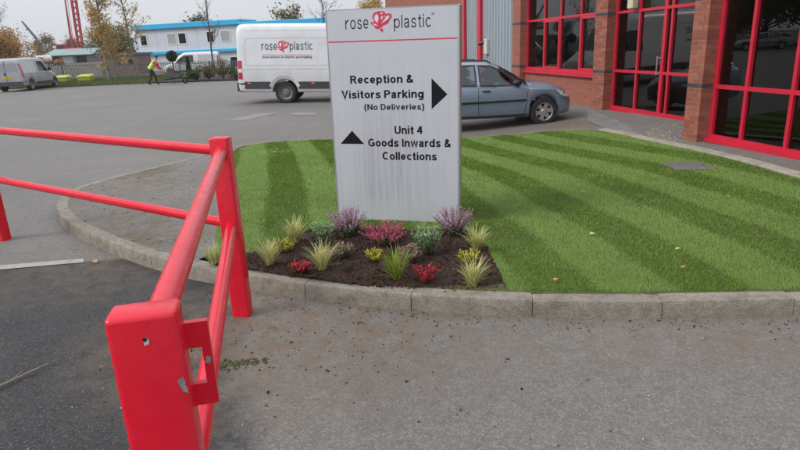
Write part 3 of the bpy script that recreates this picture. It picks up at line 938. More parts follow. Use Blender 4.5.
# corrugated shutter cladding
M['cladding'] = simple('blue_grey_cladding', (0.31, 0.37, 0.41), 0.5, metal=0.1, var=0.06, scale=2)
def cladding(x0, x1, y, z0, z1):
    mb = MB(); xs = [x0]; p = 0.30; x = x0; prof_ = []
    while x < x1:
        for dx, dy in ((0, 0), (0.14, 0), (0.17, 0.07), (0.27, 0.07)):
            if x + dx < x1: prof_.append((x + dx, y + dy))
        x += p
    prof_.append((x1, y))
    for a, b in prof_: mb.v += [(a, b, z0), (a, b, z1)]
    for i in range(len(prof_) - 1): mb.f.append((2 * i, 2 * i + 2, 2 * i + 3, 2 * i + 1)); mb.mi.append(0)
    return mb.build('shutter_cladding', M['cladding'], bld, fix=False)
cladding(-9.18, -6.03, 0.06, -0.3, 4.2)
cladding(-11.2, -9.56, 0.06, -0.3, 4.2)
bpart('shutter_post', M['redframe'], [(-9.56, -9.18, -0.06, 0.14, -0.3, 4.2)], uv=False)
bpart('shutter_post', M['redframe'], [(-11.35, -11.2, -0.06, 0.14, -0.3, 4.2)], uv=False)
bpart('shutter_rail', M['redframe'], [(-9.17, -6.04, -0.02, 0.05, 0.55, 0.65)], uv=False)
mb = MB(); mb.cbox(-8.75, -8.45, -0.06, 0.055, 1.35, 1.9, 0.015); co = mb.build('control_box', M['lightgrey'], bld)
mb = MB(); mb.tube([(-8.8, -0.02, 1.78), (-8.98, -0.16, 1.74)], [0.07, 0.085], 10); mb.build('camera_unit', M['black'], co)
# ------------------------------------------------------------------ red tubular barrier
barrier = thing('safety_barrier', 'red painted tubular steel barrier with corner post and latch bracket', 'barrier', (-1.1, 3.65, 0))
def post(x, y, w, d, rz, h=1.2, name='post'):
    mb = MB()
    rr = 0.013
    def ring(i, z):
        out = []
        for cx, cy, a0 in ((w / 2 - rr, d / 2 - rr, 0), (-w / 2 + rr, d / 2 - rr, 90), (-w / 2 + rr, -d / 2 + rr, 180), (w / 2 - rr, -d / 2 + rr, 270)):
            for k in range(4):
                t = math.radians(a0 + k * 30)
                out.append((cx + (rr - i) * math.cos(t), cy + (rr - i) * math.sin(t), z))
        return out
    lv = [(0, -0.3), (0, h - 0.010), (0.002, h - 0.004), (0.008, h)]
    for i, z in lv: mb.v += ring(i, z)
    for k in range(len(lv) - 1):
        for j in range(16): mb.f.append((k * 16 + j, k * 16 + (j + 1) % 16, k * 16 + 16 + (j + 1) % 16, k * 16 + 16 + j)); mb.mi.append(0)
    mb.f.append(tuple(range(48, 64))); mb.mi.append(0)
    o = mb.build(name, M['redpaint'], barrier, smooth_ang=50)
    o.location = (x + 1.1, y - 3.65, 0)
    o.rotation_euler = (0, 0, rz)
    return o
PN, PF, PL = Vector((-0.541, 1.13, 0)), Vector((-1.10, 3.70, 0)), Vector((-4.0, 5.70, 0))
near = post(PN.x, PN.y, 0.140, 0.086, math.radians(12))
post(PF.x, PF.y, 0.118, 0.10, math.radians(-4))
post(PL.x, PL.y, 0.118, 0.10, math.radians(-20))
def rail(a, b, z, r=0.033):
    mb = MB()
    A_, B_ = Vector((a.x + 1.1, a.y - 3.65, z)), Vector((b.x + 1.1, b.y - 3.65, z))
    mb.tube([A_ + (B_ - A_) * (k / 6) for k in range(7)], r, 20)
    return mb.build('rail', M['redpaint'], barrier, smooth_ang=60)
d1 = (PF - PN).normalized(); d2 = (PL - PF).normalized()
rail(PN + d1 * 0.03, PF - d1 * 0.03, 1.118, 0.035)
rail(PN + d1 * 0.03, PF - d1 * 0.03, 0.625, 0.035)
rail(PF + d2 * 0.03, PL - d2 * 0.03, 1.115)
rail(PF + d2 * 0.03, PL - d2 * 0.03, 0.635)
PO = PL + Vector((-2.4, 2.2, 0)); d3 = (PO - PL).normalized()
post(PO.x, PO.y, 0.118, 0.10, math.radians(-20))
rail(PL + d3 * 0.03, PO - d3 * 0.03, 1.115); rail(PL + d3 * 0.03, PO - d3 * 0.03, 0.635)
# latch bracket welded to the near post: a flat plate with a slot
mb = MB()
for x0, x1, z0, z1 in ((0.0685, 0.119, 1.085, 1.146), (0.0685, 0.119, 0.942, 0.996), (0.100, 0.119, 0.9961, 1.0849)):
    mb.box(x0, x1, 0.018, 0.034, z0, z1)
br = mb.build('latch_bracket', M['redpaint'], near)
for za, zb_ in ((1.143, 1.088), (0.993, 0.945)):
    mb = MB(); mb.tube([(0.0705, 0.022, za), (0.0725, 0.028, (za + zb_) / 2), (0.0705, 0.022, zb_)], 0.006, 6); mb.build('weld_bead', M['redpaint'], br, 60)
def blot(name, pts, y, mat, parent, th=0.0012):
    mb = MB(); mb.prism(pts, y - th, y + 0.0002); return mb.build(name, mat, parent)
def ragged(cx, cz, rx, rz_, n=36, rough=0.35, seed=1):
    rd = random.Random(seed); ph = [(rd.uniform(0, 6.28), rd.uniform(0.3, 1.0)) for _ in range(9)]; out = []
    for k in range(n):
        t = 2 * math.pi * k / n
        q = 1 + rough * sum(a_ * math.sin((j + 2) * t + p_) / (j + 1.5) for j, (p_, a_) in enumerate(ph)) + rd.uniform(-0.07, 0.07)
        out.append((cx + rx * q * math.cos(t), cz + rz_ * q * math.sin(t)))
    return out
blot('paint_chip', ragged(0.0045, 1.145, 0.0045, 0.010, seed=3), -0.043, M['lightgrey'], near)
blot('hole', ragged(0.003, 1.150, 0.004, 0.005, 12, 0.15, 4), -0.0445, M['dark'], near)
blot('paint_chip', ragged(0.060, 1.035, 0.008, 0.015, 40, 0.5, 5), -0.043, M['steel'], near)
blot('paint_chip', ragged(0.109, 1.052, 0.008, 0.007, 36, 0.5, 6), 0.018, M['steel'], br)
# soil swept round the corner post
# ------------------------------------------------------------------ sign
def sign_mat():
    m, nt, nd, lk, b = new_mat('silver_sign_face')
    o = N_obj(nt)
    sx = nd.new('ShaderNodeSeparateXYZ'); lk.new(o, sx.inputs['Vector'])
    fine = N_noise(nt, N_obj(nt, 'Object', (60, 60, 0.7)), 1.0, 5, 0.65)
    wide = N_noise(nt, N_obj(nt, 'Object', (9, 9, 0.9)), 1.0, 5, 0.6)
    X, Z = sx.outputs['X'], sx.outputs['Z']
    mz = N_math(nt, 'MULTIPLY', N_range(nt, Z, 1.25, 0.7), N_range(nt, Z, 0.05, 0.25))
    mx = N_math(nt, 'MULTIPLY', N_range(nt, X, 0.12, 0.42), N_range(nt, X, 0.98, 0.72))
    mk = N_math(nt, 'MULTIPLY', mz, mx)
    st = N_math(nt, 'MULTIPLY', N_range(nt, fine, 0.38, 0.56), N_range(nt, wide, 0.30, 0.52))
    st = N_math(nt, 'MULTIPLY', N_math(nt, 'MULTIPLY', st, mk), 0.52)
    up_ = N_math(nt, 'MULTIPLY', N_math(nt, 'MULTIPLY', N_range(nt, fine, 0.5, 0.72), N_range(nt, Z, 1.95, 1.2)), 0.22)
    c = N_mix(nt, N_range(nt, N_noise(nt, o, 3.0, 4), 0.3, 0.7), (0.53, 0.555, 0.605), (0.565, 0.59, 0.635))
    c = N_mix(nt, N_math(nt, 'MAXIMUM', st, up_), c, (0.25, 0.26, 0.29))
    lk.new(c, b.inputs['Base Color'])
    b.inputs['Roughness'].default_value = 0.36
    b.inputs['Metallic'].default_value = 0.15
    return m
M['sign'] = sign_mat()
M['signtrim'] = simple('brushed_aluminium', (0.52, 0.54, 0.56), 0.35, metal=0.7, var=0.06)
M['ink'] = simple('black_vinyl', (0.007, 0.0075, 0.012), 0.6, var=0.1)
M['ink'].node_tree.nodes['Principled BSDF'].inputs['Specular IOR Level'].default_value = 0.2
M['pinkred'] = simple('rose_red_vinyl', (0.60, 0.03, 0.085), 0.5, var=0.05)
M['petalpink'] = simple('rose_pink_vinyl', (0.72, 0.34, 0.40), 0.5, var=0.05)
M['whitevinyl'] = simple('white_vinyl', (0.75, 0.74, 0.75), 0.5, var=0.03)
sign = thing('monolith_sign', 'tall silver monolith sign with black directions and rose logo in the flower bed', 'sign', (-0.61, 5.63, 0.10), rot=(0, 0.0122, math.radians(-13.7)))
SW, SH = 1.215, 1.928
mb = MB(); mb.box(0.012, SW - 0.022, -0.004, 0.055, -0.06, SH - 0.002); mb.build('face_panel', M['sign'], sign)
mb = MB()
for x0, x1 in ((0, 0.0118), (SW - 0.0218, SW)):
    mb.cbox(x0, x1, -0.008, 0.10, -0.3, SH + 0.004, 0.004)
mb.box(0.012, SW - 0.022, -0.006, 0.10, SH - 0.0019, SH + 0.003); mb.box(0.012, SW - 0.022, 0.0555, 0.095, -0.3, SH - 0.002)
mb.build('edge_trim', M['signtrim'], sign)

# plain sans lettering drawn from strokes; cap height 1, x-height 0.74
def _arc(cx, cy, rx, ry, a0, a1, n=14): return [(cx + rx * math.cos(math.radians(a0 + (a1 - a0) * k / n)), cy + ry * math.sin(math.radians(a0 + (a1 - a0) * k / n))) for k in range(n + 1)]
def glyph(ch, t):
    """returns (advance width, list of centre lines)"""
    c = t / 2; X = 0.74
    sm = lambda *P: [tuple(q) for q in spline(P, 5)]
    O = lambda w, h, x=0, y=0: _arc(x + w / 2, y + h / 2, w / 2 - c, h / 2 - c, 0, 360, 24)
    cap_bowl = lambda w, y0, y1: [(c, y1 - c), (w * 0.55, y1 - c)] + _arc(w * 0.55, (y0 + y1) / 2, w * 0.45 - c, (y1 - y0) / 2 - c, 88, -88, 10) + [(w * 0.55, y0 + c), (c, y0 + c)]
    G = {
        'o': (.60, [O(.60, X)]), 'c': (.55, [_arc(.30, X / 2, .30 - c, X / 2 - c, 42, 318, 18)]), 'e': (.58, [_arc(.29, X / 2, .29 - c, X / 2 - c, -4, 318, 20)[1:], [(c, X / 2 - .02), (.58 - c * .6, X / 2 - .02)]]),
        's': (.54, [sm((.49 - c * .3, .53), (.40, X - c - .01), (.27, X - c), (.13 + c * .2, X - c - .05), (.05 + c, .52), (.16, .41), (.36, .34), (.49 - c * .5, .22), (.41, c + .02), (.27, c), (.13, c + .02), (.04 + c * .2, .20))]),
        'a': (.57, [sm((.05 + c * .4, .53), (.15, X - c - .02), (.28, X - c), (.43, X - c - .04), (.51 - c, .50)) + [(.51 - c, .14), (.54 - c, 0)], sm((.51 - c, .43), (.33, .40), (.13, .35), (c + .02, .21), (.13, c + .015), (.26, c), (.39, .13), (.51 - c, .27))]),
        'd': (.62, [O(.60, X), [(.62 - c, 0), (.62 - c, 1)]]), 'p': (.62, [O(.60, X, .02), [(c, -.27), (c, X)]]), 'g': (.62, [O(.60, X), [(.62 - c, X)] + sm((.62 - c, 0), (.57 - c, -.14), (.42, -.27 + c), (.26, -.27 + c), (.10, -.16))]),
        'n': (.59, [[(c, 0), (c, X)], sm((c, .45), (.2, X - c - .04), (.34, X - c), (.48, X - c - .07), (.59 - c, .45)) + [(.59 - c, 0)]]), 'r': (.40, [[(c, 0), (c, X)], sm((c, .40), (.17, .59), (.28, X - c - .01), (.40, X - c))]),
        't': (.37, [[(.19, .95)] + sm((.19, .2), (.21, .10), (.28, c), (.37, c + .01)), [(.02, X - c), (.37, X - c)]]), 'i': (t, [[(c, 0), (c, X)], [(c, .84), (c, 1.0)]]), 'l': (t, [[(c, 0), (c, 1)]]),
        'k': (.56, [[(c, 0), (c, 1)], [(.50, X), (c, .30)], [(.22, .43), (.53, 0)]]), 'v': (.58, [[(c * .9, X), (.29, c * .4), (.58 - c * .9, X)]]), 'w': (.84, [[(c * .9, X), (.23, c * .4), (.42, X - .03), (.61, c * .4), (.84 - c * .9, X)]]),
        'R': (.70, [[(c, 0), (c, 1)], cap_bowl(.66, .43, 1), [(.36, .48), (.64, 0)]]), 'P': (.66, [[(c, 0), (c, 1)], cap_bowl(.66, .40, 1)]), 'D': (.70, [[(c, 0), (c, 1)], [(c, 1 - c), (.32, 1 - c)] + _arc(.32, .5, .38 - c, .5 - c, 88, -88, 12) + [(.32, c), (c, c)]]),
        'V': (.72, [[(c * .9, 1), (.36, c * .3), (.72 - c * .9, 1)]]), 'U': (.70, [[(c, 1)] + [(c, .38)] + _arc(.35, .38, .35 - c, .38 - c, 180, 360, 12) + [(.70 - c, 1)]]), 'N': (.72, [[(c, 0), (c, 1)], [(c, .97), (.72 - c, .03)], [(.72 - c, 0), (.72 - c, 1)]]),
        'I': (t, [[(c, 0), (c, 1)]]), 'G': (.76, [_arc(.39, .5, .39 - c, .5 - c, 45, 325, 20) + [(.76 - c, .22)], [(.76 - c, .05), (.76 - c, .48)], [(.44, .46), (.76, .46)]]), 'C': (.72, [_arc(.38, .5, .38 - c, .5 - c, 48, 312, 20)]),
        '4': (.57, [[(.36, 1 - .06), (c * .8, .32), (.57, .32)], [(.42, 0), (.42, .96)]]), '&': (.74, [sm((.66, .02), (.42, .36), (.24, .62), (.19, .80), (.31, .93 - c * .2), (.44, .82), (.38, .65), (.16, .44), (.05 + c, .24), (.16, c + .01), (.33, c), (.52, .17), (.63, .42))]),
        '(': (.32, [sm((.28, 1.02), (.14, .78), (.09, .40), (.14, .02), (.28, -.24))]), ')': (.32, [sm((.04, 1.02), (.18, .78), (.23, .40), (.18, .02), (.04, -.24))]),
    }
    return G[ch]
def stroke(P, t):
    P = [np.array(p, float) for p in P]; P = [P[0]] + [q for o_, q in zip(P[:-1], P[1:]) if np.linalg.norm(q - o_) > 1e-4]; n = len(P); L, R_ = [], []
    closed = np.linalg.norm(P[0] - P[-1]) < 1e-6
    for i in range(n):
        a = P[i] - P[i - 1] if i else (P[0] - P[-2] if closed else P[1] - P[0]); b = P[i + 1] - P[i] if i < n - 1 else (P[1] - P[0] if closed else a)
        a = a / (np.linalg.norm(a) + 1e-9); b = b / (np.linalg.norm(b) + 1e-9)
        m = a + b; m = m / (np.linalg.norm(m) + 1e-9); nn = np.array([-m[1], m[0]]); k = 1 / max(0.45, float(m @ b))
        L.append(P[i] + nn * t / 2 * k); R_.append(P[i] - nn * t / 2 * k)
    return L, R_
def text(parent, body, x0, x1, base, cap, mat, bold=0.17, y=-0.0046, ref='H', name='lettering', gap=0.13):
    """one mesh per word, letters spaced out to fill x0..x1"""
    scale_z = cap / (1.0 if ref == 'H' else 0.74)
    pos, x = [], 0.0
    for ch in body:
        if ch == ' ': pos.append((ch, x)); x += 0.30; continue
        pos.append((ch, x)); x += glyph(ch, bold)[0] + gap
    total = x - gap; sx_ = (x1 - x0) / total
    words, cur = [], []
    for q in pos:
        if q[0] == ' ': words.append(cur); cur = []
        else: cur.append(q)
    words.append(cur)
    outs = []
    for w in words:
        mb = MB(); lay = 0
        for ch, xx in w:
            for P in glyph(ch, bold)[1]:
                L, R_ = stroke(P, bold); lay += 1
                yy = y - 0.00006 * (lay % 5)
                vs_ = [(x0 + (xx + p[0]) * sx_, yy, base + p[1] * scale_z) for p in L] + [(x0 + (xx + p[0]) * sx_, yy, base + p[1] * scale_z) for p in R_]
                n = len(L)
                mb.add(vs_, [(i, n + i, n + i + 1, i + 1) for i in range(n - 1)])
        outs.append(mb.build(name, mat, parent, fix=False))
    return outs
text(sign, 'rose', 0.185, 0.401, 1.760, 0.080, M['ink'], 0.10, ref='x', gap=0.16)
text(sign, 'plastic', 0.632, 0.962, 1.756, 0.080, M['ink'], 0.10, ref='x', gap=0.16)
mb = MB(); mb.add(*(lambda L, R_: ([(0.980 + p[0], -0.0046, 1.862 + p[1]) for p in L] + [(0.980 + p[0], -0.0046, 1.862 + p[1]) for p in R_], [(i, 24 + i + 1, 24 + i + 2, i + 1) for i in range(24)]))(*stroke(_arc(0, 0, 0.011, 0.011, 0, 360, 24), 0.0025)))
mb.build('registered_ring', M['ink'], sign, fix=False)
text(sign, 'R', 0.9765, 0.9845, 1.857, 0.010, M['ink'], 0.18)
text(sign, 'Reception &', 0.203, 0.795, 1.286, 0.071, M['ink'], 0.19, gap=0.095)
text(sign, 'Visitors Parking', 0.112, 0.887, 1.152, 0.072, M['ink'], 0.19, gap=0.095)
text(sign, '(No Deliveries)', 0.325, 0.890, 1.046, 0.054, M['ink'], 0.18, gap=0.10)
text(sign, 'Unit 4', 0.606, 0.868, 0.825, 0.075, M['ink'], 0.19, gap=0.095)
text(sign, 'Goods Inwards &', 0.347, 1.131, 0.706, 0.075, M['ink'], 0.19, gap=0.095)
text(sign, 'Collections', 0.481, 0.998, 0.582, 0.075, M['ink'], 0.19, gap=0.095)
def flat(parent, name, poly, y, mat, th=0.0005):
    mb = MB(); mb.prism(poly, y - th, y); return mb.build(name, mat, parent)
flat(sign, 'arrow', [(0.960, 1.322), (0.957, 1.050), (1.102, 1.180)], -0.0043, M['ink'])
flat(sign, 'arrow', [(0.074, 0.730), (0.307, 0.730), (0.194, 0.855)], -0.0043, M['ink'])
flat(sign, 'red_line', [(0.014, 1.650), (SW - 0.024, 1.650), (SW - 0.024, 1.661), (0.014, 1.661)], -0.0043, M['pinkred'])
R_SIL = [(288, 108), (296, 84), (312, 76), (330, 72), (352, 72), (368, 78), (374, 92), (396, 88), (412, 96), (411, 118), (396, 138), (388, 156), (370, 164), (354, 170), (346, 180), (322, 192), (304, 186), (294, 168), (275, 152), (277, 143), (292, 144), (300, 134), (290, 122)]
R_LEAF = [(338, 184), (352, 190), (356, 200), (350, 216), (342, 206), (332, 204)]
R_W = [[(300, 102), (308, 90), (322, 84), (330, 100), (332, 128), (322, 156), (308, 146), (296, 122)],
       [(336, 82), (352, 80), (362, 88), (350, 92), (340, 96)],
       [(374, 104), (398, 96), (404, 106), (398, 122), (380, 134), (362, 148), (336, 160), (346, 146), (362, 130), (372, 118)],
       [(284, 150), (300, 152), (316, 164), (330, 166), (318, 172), (300, 168)],
       [(342, 108), (352, 98), (358, 112), (352, 128), (342, 132)], [(362, 98), (370, 102), (368, 114), (362, 112)]]
def rose(parent, cx, cz, w, h, y, out=-1):
    f = lambda P: [(cx + ((x - 343.5) / 137) * w, cz - ((z - 144) / 144) * h) for x, z in P]
    e = 0.0006 * out
    o = flat(parent, 'rose_emblem', f(R_SIL), y, M['pinkred'])
    flat(o, 'emblem_leaf', f(R_LEAF), y, M['pinkred'])
    for P in R_W:
        mx_, mz_ = sum(q[0] for q in P) / len(P), sum(q[1] for q in P) / len(P)
        g_ = lambda s_: f([(mx_ + (q[0] - mx_) * s_, mz_ + (q[1] - mz_) * s_) for q in P])
        flat(o, 'emblem_petal', g_(0.90), y - 0.0008, M['petalpink']); flat(o, 'petal_light', g_(0.62), y - 0.0016, M['whitevinyl'])
    return o
rose(sign, 0.517, 1.812, 0.195, 0.180, -0.0043)
# ------------------------------------------------------------------ vehicles
def pchip(xs, ys, q):
    xs, ys = np.array(xs, float), np.array(ys, float)
    h = np.diff(xs); d = np.diff(ys) / h
    m = np.zeros(len(xs))
    for i in range(1, len(xs) - 1):
        if d[i - 1] * d[i] > 0:
            w1_, w2_ = 2 * h[i] + h[i - 1], h[i] + 2 * h[i - 1]
            m[i] = (w1_ + w2_) / (w1_ / d[i - 1] + w2_ / d[i])
    m[0], m[-1] = d[0], d[-1]
    i = int(np.clip(np.searchsorted(xs, q) - 1, 0, len(h) - 1))
    t = (q - xs[i]) / h[i]
    t = min(max(t, 0), 1)
    return (2 * t ** 3 - 3 * t * t + 1) * ys[i] + (t ** 3 - 2 * t * t + t) * h[i] * m[i] + (-2 * t ** 3 + 3 * t * t) * ys[i + 1] + (t ** 3 - t * t) * h[i] * m[i + 1]

class Shell:
    """vehicle body lofted from cross sections; keys: x, zb, zs, zt, wb, ws, wt, hc"""
    def __init__(s, keys, arches, R):
        s.k = list(zip(*keys)); s.arches = arches; s.R = R
        s.x0, s.x1 = s.k[0][0], s.k[0][-1]
    def half(s, x):
        zb, zs, zt, wb, ws, wt, hc = [pchip(s.k[0], s.k[i], x) for i in range(1, 8)]
        for ax, az in s.arches:
            if abs(x - ax) < s.R:
                zb = max(zb, az + math.sqrt(s.R ** 2 - (x - ax) ** 2))
        zb = min(zb, zs - 0.02)
        zm = max(zb + 0.02, zb + 0.5 * (zs - zb))
        P = [(0, zb), (wb * 0.9, zb), (wb, zb + 0.005), ((wb + ws) / 2 + 0.01, (zb * 2 + zm) / 3), (ws, zm), (ws * 0.995, zs), ((ws * 0.98 + wt) / 2 + 0.006, (zs + zt - hc) / 2), (wt, zt - hc), (wt * 0.86, zt - hc * 0.22), (wt * 0.45, zt), (0, zt + hc * 0.06)]
        for _ in range(2):
            Q = [P[0], P[1]]
            for i in range(1, len(P) - 1):
                a, b = P[i], P[i + 1]
                Q.append((a[0] * .75 + b[0] * .25, a[1] * .75 + b[1] * .25)); Q.append((a[0] * .25 + b[0] * .75, a[1] * .25 + b[1] * .75))
            Q.append(P[-1]); P = Q
        return P
    def W(s, x, z):
        P = s.half(x)[2:]
        for i in range(len(P) - 1):
            if P[i][1] <= z <= P[i + 1][1] and P[i + 1][1] > P[i][1]:
                t = (z - P[i][1]) / (P[i + 1][1] - P[i][1]); return P[i][0] + t * (P[i + 1][0] - P[i][0])
        return P[0][0] if z < P[0][1] else P[-1][0]
    def T(s, x, y):
        P = s.half(x)[::-1]; y = abs(y)
        for i in range(len(P) - 1):
            if P[i][0] <= y <= P[i + 1][0] and P[i + 1][0] > P[i][0]:
                t = (y - P[i][0]) / (P[i + 1][0] - P[i][0]); return P[i][1] + t * (P[i + 1][1] - P[i][1])
        return P[0][1]
    def body(s, mat, parent, cuts=(), dx=0.06, name='body', topcuts=()):
        xs = list(np.arange(s.x0, s.x1, dx)) + [s.x1]
        for ax, az in s.arches:
            xs += [ax - s.R + 1e-3, ax + s.R - 1e-3, ax - s.R - 1e-3, ax + s.R + 1e-3, ax - s.R + 0.015, ax + s.R - 0.015, ax - s.R * 0.93, ax + s.R * 0.93]
        xs += [s.x0 + 0.015, s.x0 + 0.03, s.x1 - 0.015, s.x1 - 0.03]
        xs = sorted(set(round(float(a), 4) for a in xs))
        mb = MB(); rings = []
        for x in xs:
            P = s.half(x)
            ring = [(x, -p[0], p[1]) for p in P] + [(x, p[0], p[1]) for p in P[::-1][1:-1]]
            rings.append(len(mb.v)); mb.v += ring
        n = len(s.half(0)) * 2 - 2
        for i in range(len(xs) - 1):
            for j in range(n):
                a, b = rings[i] + j, rings[i] + (j + 1) % n
                c, d = rings[i + 1] + (j + 1) % n, rings[i + 1] + j
                cx = (xs[i] + xs[i + 1]) / 2
                cy = (mb.v[a][1] + mb.v[b][1]) / 2; cz = (mb.v[a][2] + mb.v[b][2] + mb.v[c][2] + mb.v[d][2]) / 4
                if any(abs(cy) > 0.45 and inside(poly, cx, cz) for poly in cuts): continue
                if any(cz > 0.8 and inside(poly, cx, cy) for poly in topcuts): continue
                mb.f.append((a, b, c, d)); mb.mi.append(0)
        mb.f.append(tuple(range(rings[0], rings[0] + n))); mb.mi.append(0)
        mb.f.append(tuple(range(rings[-1] + n - 1, rings[-1] - 1, -1))); mb.mi.append(0)
        return mb.build(name, mat, parent, smooth_ang=38)
    def patch(s, name, poly, mat, parent, off=0.006, side=1, step=0.08):
        bm = bmesh.new(); bm.faces.new([bm.verts.new((x, 0, z)) for x, z in poly])
        for ax in (0, 2):
            cs = [p[0 if ax == 0 else 1] for p in poly]
            k = math.floor(min(cs) / step) + 1
            while k * step < max(cs):
                co = [0, 0, 0]; co[ax] = k * step; no = [0, 0, 0]; no[ax] = 1
                bmesh.ops.bisect_plane(bm, geom=bm.verts[:] + bm.edges[:] + bm.faces[:], plane_co=co, plane_no=no); k += 1
        for v in bm.verts: v.co.y = side * (s.W(v.co.x, v.co.z) + off)
        bmesh.ops.recalc_face_normals(bm, faces=bm.faces)
        me = bpy.data.meshes.new(name); bm.to_mesh(me); bm.free()
        me.polygons.foreach_set('use_smooth', [True] * len(me.polygons))
        me.materials.append(mat)
        o = bpy.data.objects.new(name, me); COL.objects.link(o); o.parent = parent
        return o
    def top_patch(s, name, poly, mat, parent, off=0.006, step=0.08):
        bm = bmesh.new(); bm.faces.new([bm.verts.new((x, y, 0)) for x, y in poly])
        for ax in (0, 1):
            cs = [p[ax] for p in poly]
            k = math.floor(min(cs) / step) + 1
            while k * step < max(cs):
                co = [0, 0, 0]; co[ax] = k * step; no = [0, 0, 0]; no[ax] = 1
                bmesh.ops.bisect_plane(bm, geom=bm.verts[:] + bm.edges[:] + bm.faces[:], plane_co=co, plane_no=no); k += 1
        for v in bm.verts: v.co.z = s.T(v.co.x, v.co.y) + off
        bmesh.ops.recalc_face_normals(bm, faces=bm.faces)
        me = bpy.data.meshes.new(name); bm.to_mesh(me); bm.free()
        me.polygons.foreach_set('use_smooth', [True] * len(me.polygons))
        me.materials.append(mat)
        o = bpy.data.objects.new(name, me); COL.objects.link(o); o.parent = parent
        return o
    def line(s, name, pts, wid, mat, parent, off=0.004, side=1, closed=False, sub=4, th=0.0):
        """thin moulding or seam following the body side"""
        P = [np.array(p, float) for p in pts]
        if closed: P.append(P[0])
        D = []
        for i in range(len(P) - 1):
            for k in range(sub): D.append(P[i] + (P[i + 1] - P[i]) * k / sub)
        D.append(P[-1])
        mb = MB()
        for i, p in enumerate(D):
            a = D[i - 1] if i > 0 else (D[-2] if closed else D[i]); b = D[i + 1] if i < len(D) - 1 else (D[1] if closed else D[i])
            t = b - a; t /= (np.linalg.norm(t) + 1e-9); n = np.array([-t[1], t[0]])
            for sg in (-1, 1):
                q = p + n * sg * wid / 2
                w = s.W(q[0], q[1])
                mb.v.append((q[0], side * (w + off), q[1]))
                mb.v.append((q[0], side * (w - 0.02), q[1]))
        for i in range(len(D) - 1):
            b_ = i * 4
            mb.f += [(b_, b_ + 2, b_ + 6, b_ + 4), (b_, b_ + 4, b_ + 5, b_ + 1), (b_ + 2, b_ + 3, b_ + 7, b_ + 6)]; mb.mi += [0] * 3
        return mb.build(name, mat, parent)

M['alloy'] = simple('alloy_wheel', (0.52, 0.53, 0.54), 0.32, metal=0.8, var=0.05)
M['hubgrey'] = simple('steel_hub', (0.20, 0.205, 0.21), 0.5, metal=0.4, var=0.1)
M['redlamp'] = simple('red_lamp', (0.45, 0.008, 0.03), 0.2, var=0.1, coat=0.6)
M['whitelamp'] = simple('clear_lamp', (0.65, 0.65, 0.64), 0.15, var=0.1, coat=0.6)
M['amber'] = simple('amber_lamp', (0.75, 0.16, 0.02), 0.3)
M['bumper'] = simple('dark_grey_bumper', (0.055, 0.058, 0.063), 0.55, var=0.1)
def wheel(parent, x, y, z, R_, wd, spokes, side):
    w = MB()
    rr = R_ * 0.66
    prof_ = [(rr, -wd / 2), (R_ * 0.93, -wd / 2), (R_ * 0.985, -wd * 0.38), (R_, -wd * 0.25), (R_, wd * 0.25), (R_ * 0.985, wd * 0.38), (R_ * 0.93, wd / 2), (rr, wd / 2)]
    w.lathe(prof_, 32, 'y', close=True)
    o = w.build('wheel', M['rubber'], parent, 35); o.location = (x, y, z)
    q = MB(); s_ = side
    if spokes:
        q.lathe([(rr * 1.0, s_ * wd * 0.46), (rr * 0.90, s_ * wd * 0.42), (rr * 0.86, s_ * wd * 0.1)], 32, 'y')
        for k in range(spokes):
            t = 2 * math.pi * k / spokes + 0.2
            c_, sn = math.cos(t), math.sin(t)
            for (r1, r2, w1_, w2_) in ((0.02, rr * 0.93, 0.042, 0.062),):
                pts = [(r1, -w1_), (r2, -w2_ * 0.8), (r2, w2_ * 0.8), (r1, w1_)]
                vs_ = []
                for d_ in (s_ * wd * 0.40, s_ * wd * 0.30):
                    for a, b in pts: vs_.append((a * c_ - b * sn, d_, a * sn + b * c_))
                q.add(vs_, [(0, 1, 2, 3), (7, 6, 5, 4), (0, 4, 5, 1), (1, 5, 6, 2), (2, 6, 7, 3), (3, 7, 4, 0)])
        q.lathe([(0.0001, s_ * wd * 0.45), (0.05, s_ * wd * 0.45), (0.07, s_ * wd * 0.36)], 16, 'y')
        q.build('rim', M['alloy'], o, 30)
        d = MB(); d.lathe([(0.0001, s_ * wd * 0.02), (rr * 0.99, s_ * wd * 0.02)], 24, 'y'); d.build('brake_disc', M['dark'], o)
    else:
        q.lathe([(rr * 1.0, s_ * wd * 0.46), (rr * 0.9, s_ * wd * 0.40), (rr * 0.8, s_ * wd * 0.18), (rr * 0.62, s_ * wd * 0.12), (rr * 0.55, s_ * wd * 0.26), (rr * 0.32, s_ * wd * 0.3), (rr * 0.3, s_ * wd * 0.42), (0.001, s_ * wd * 0.42)], 28, 'y')
        q.build('rim', M['hubgrey'] if spokes == 0 else M['alloy'], o, 30)
    return o
def body_paint(name, col, metal=0.3, rough=0.34, coat=0.7):
    return simple(name, col, rough, metal=metal, var=0.05, scale=2.5, dirt=tuple(c * 0.7 for c in col), dscale=1.5, damt=(0.55, 0.9), coat=coat)

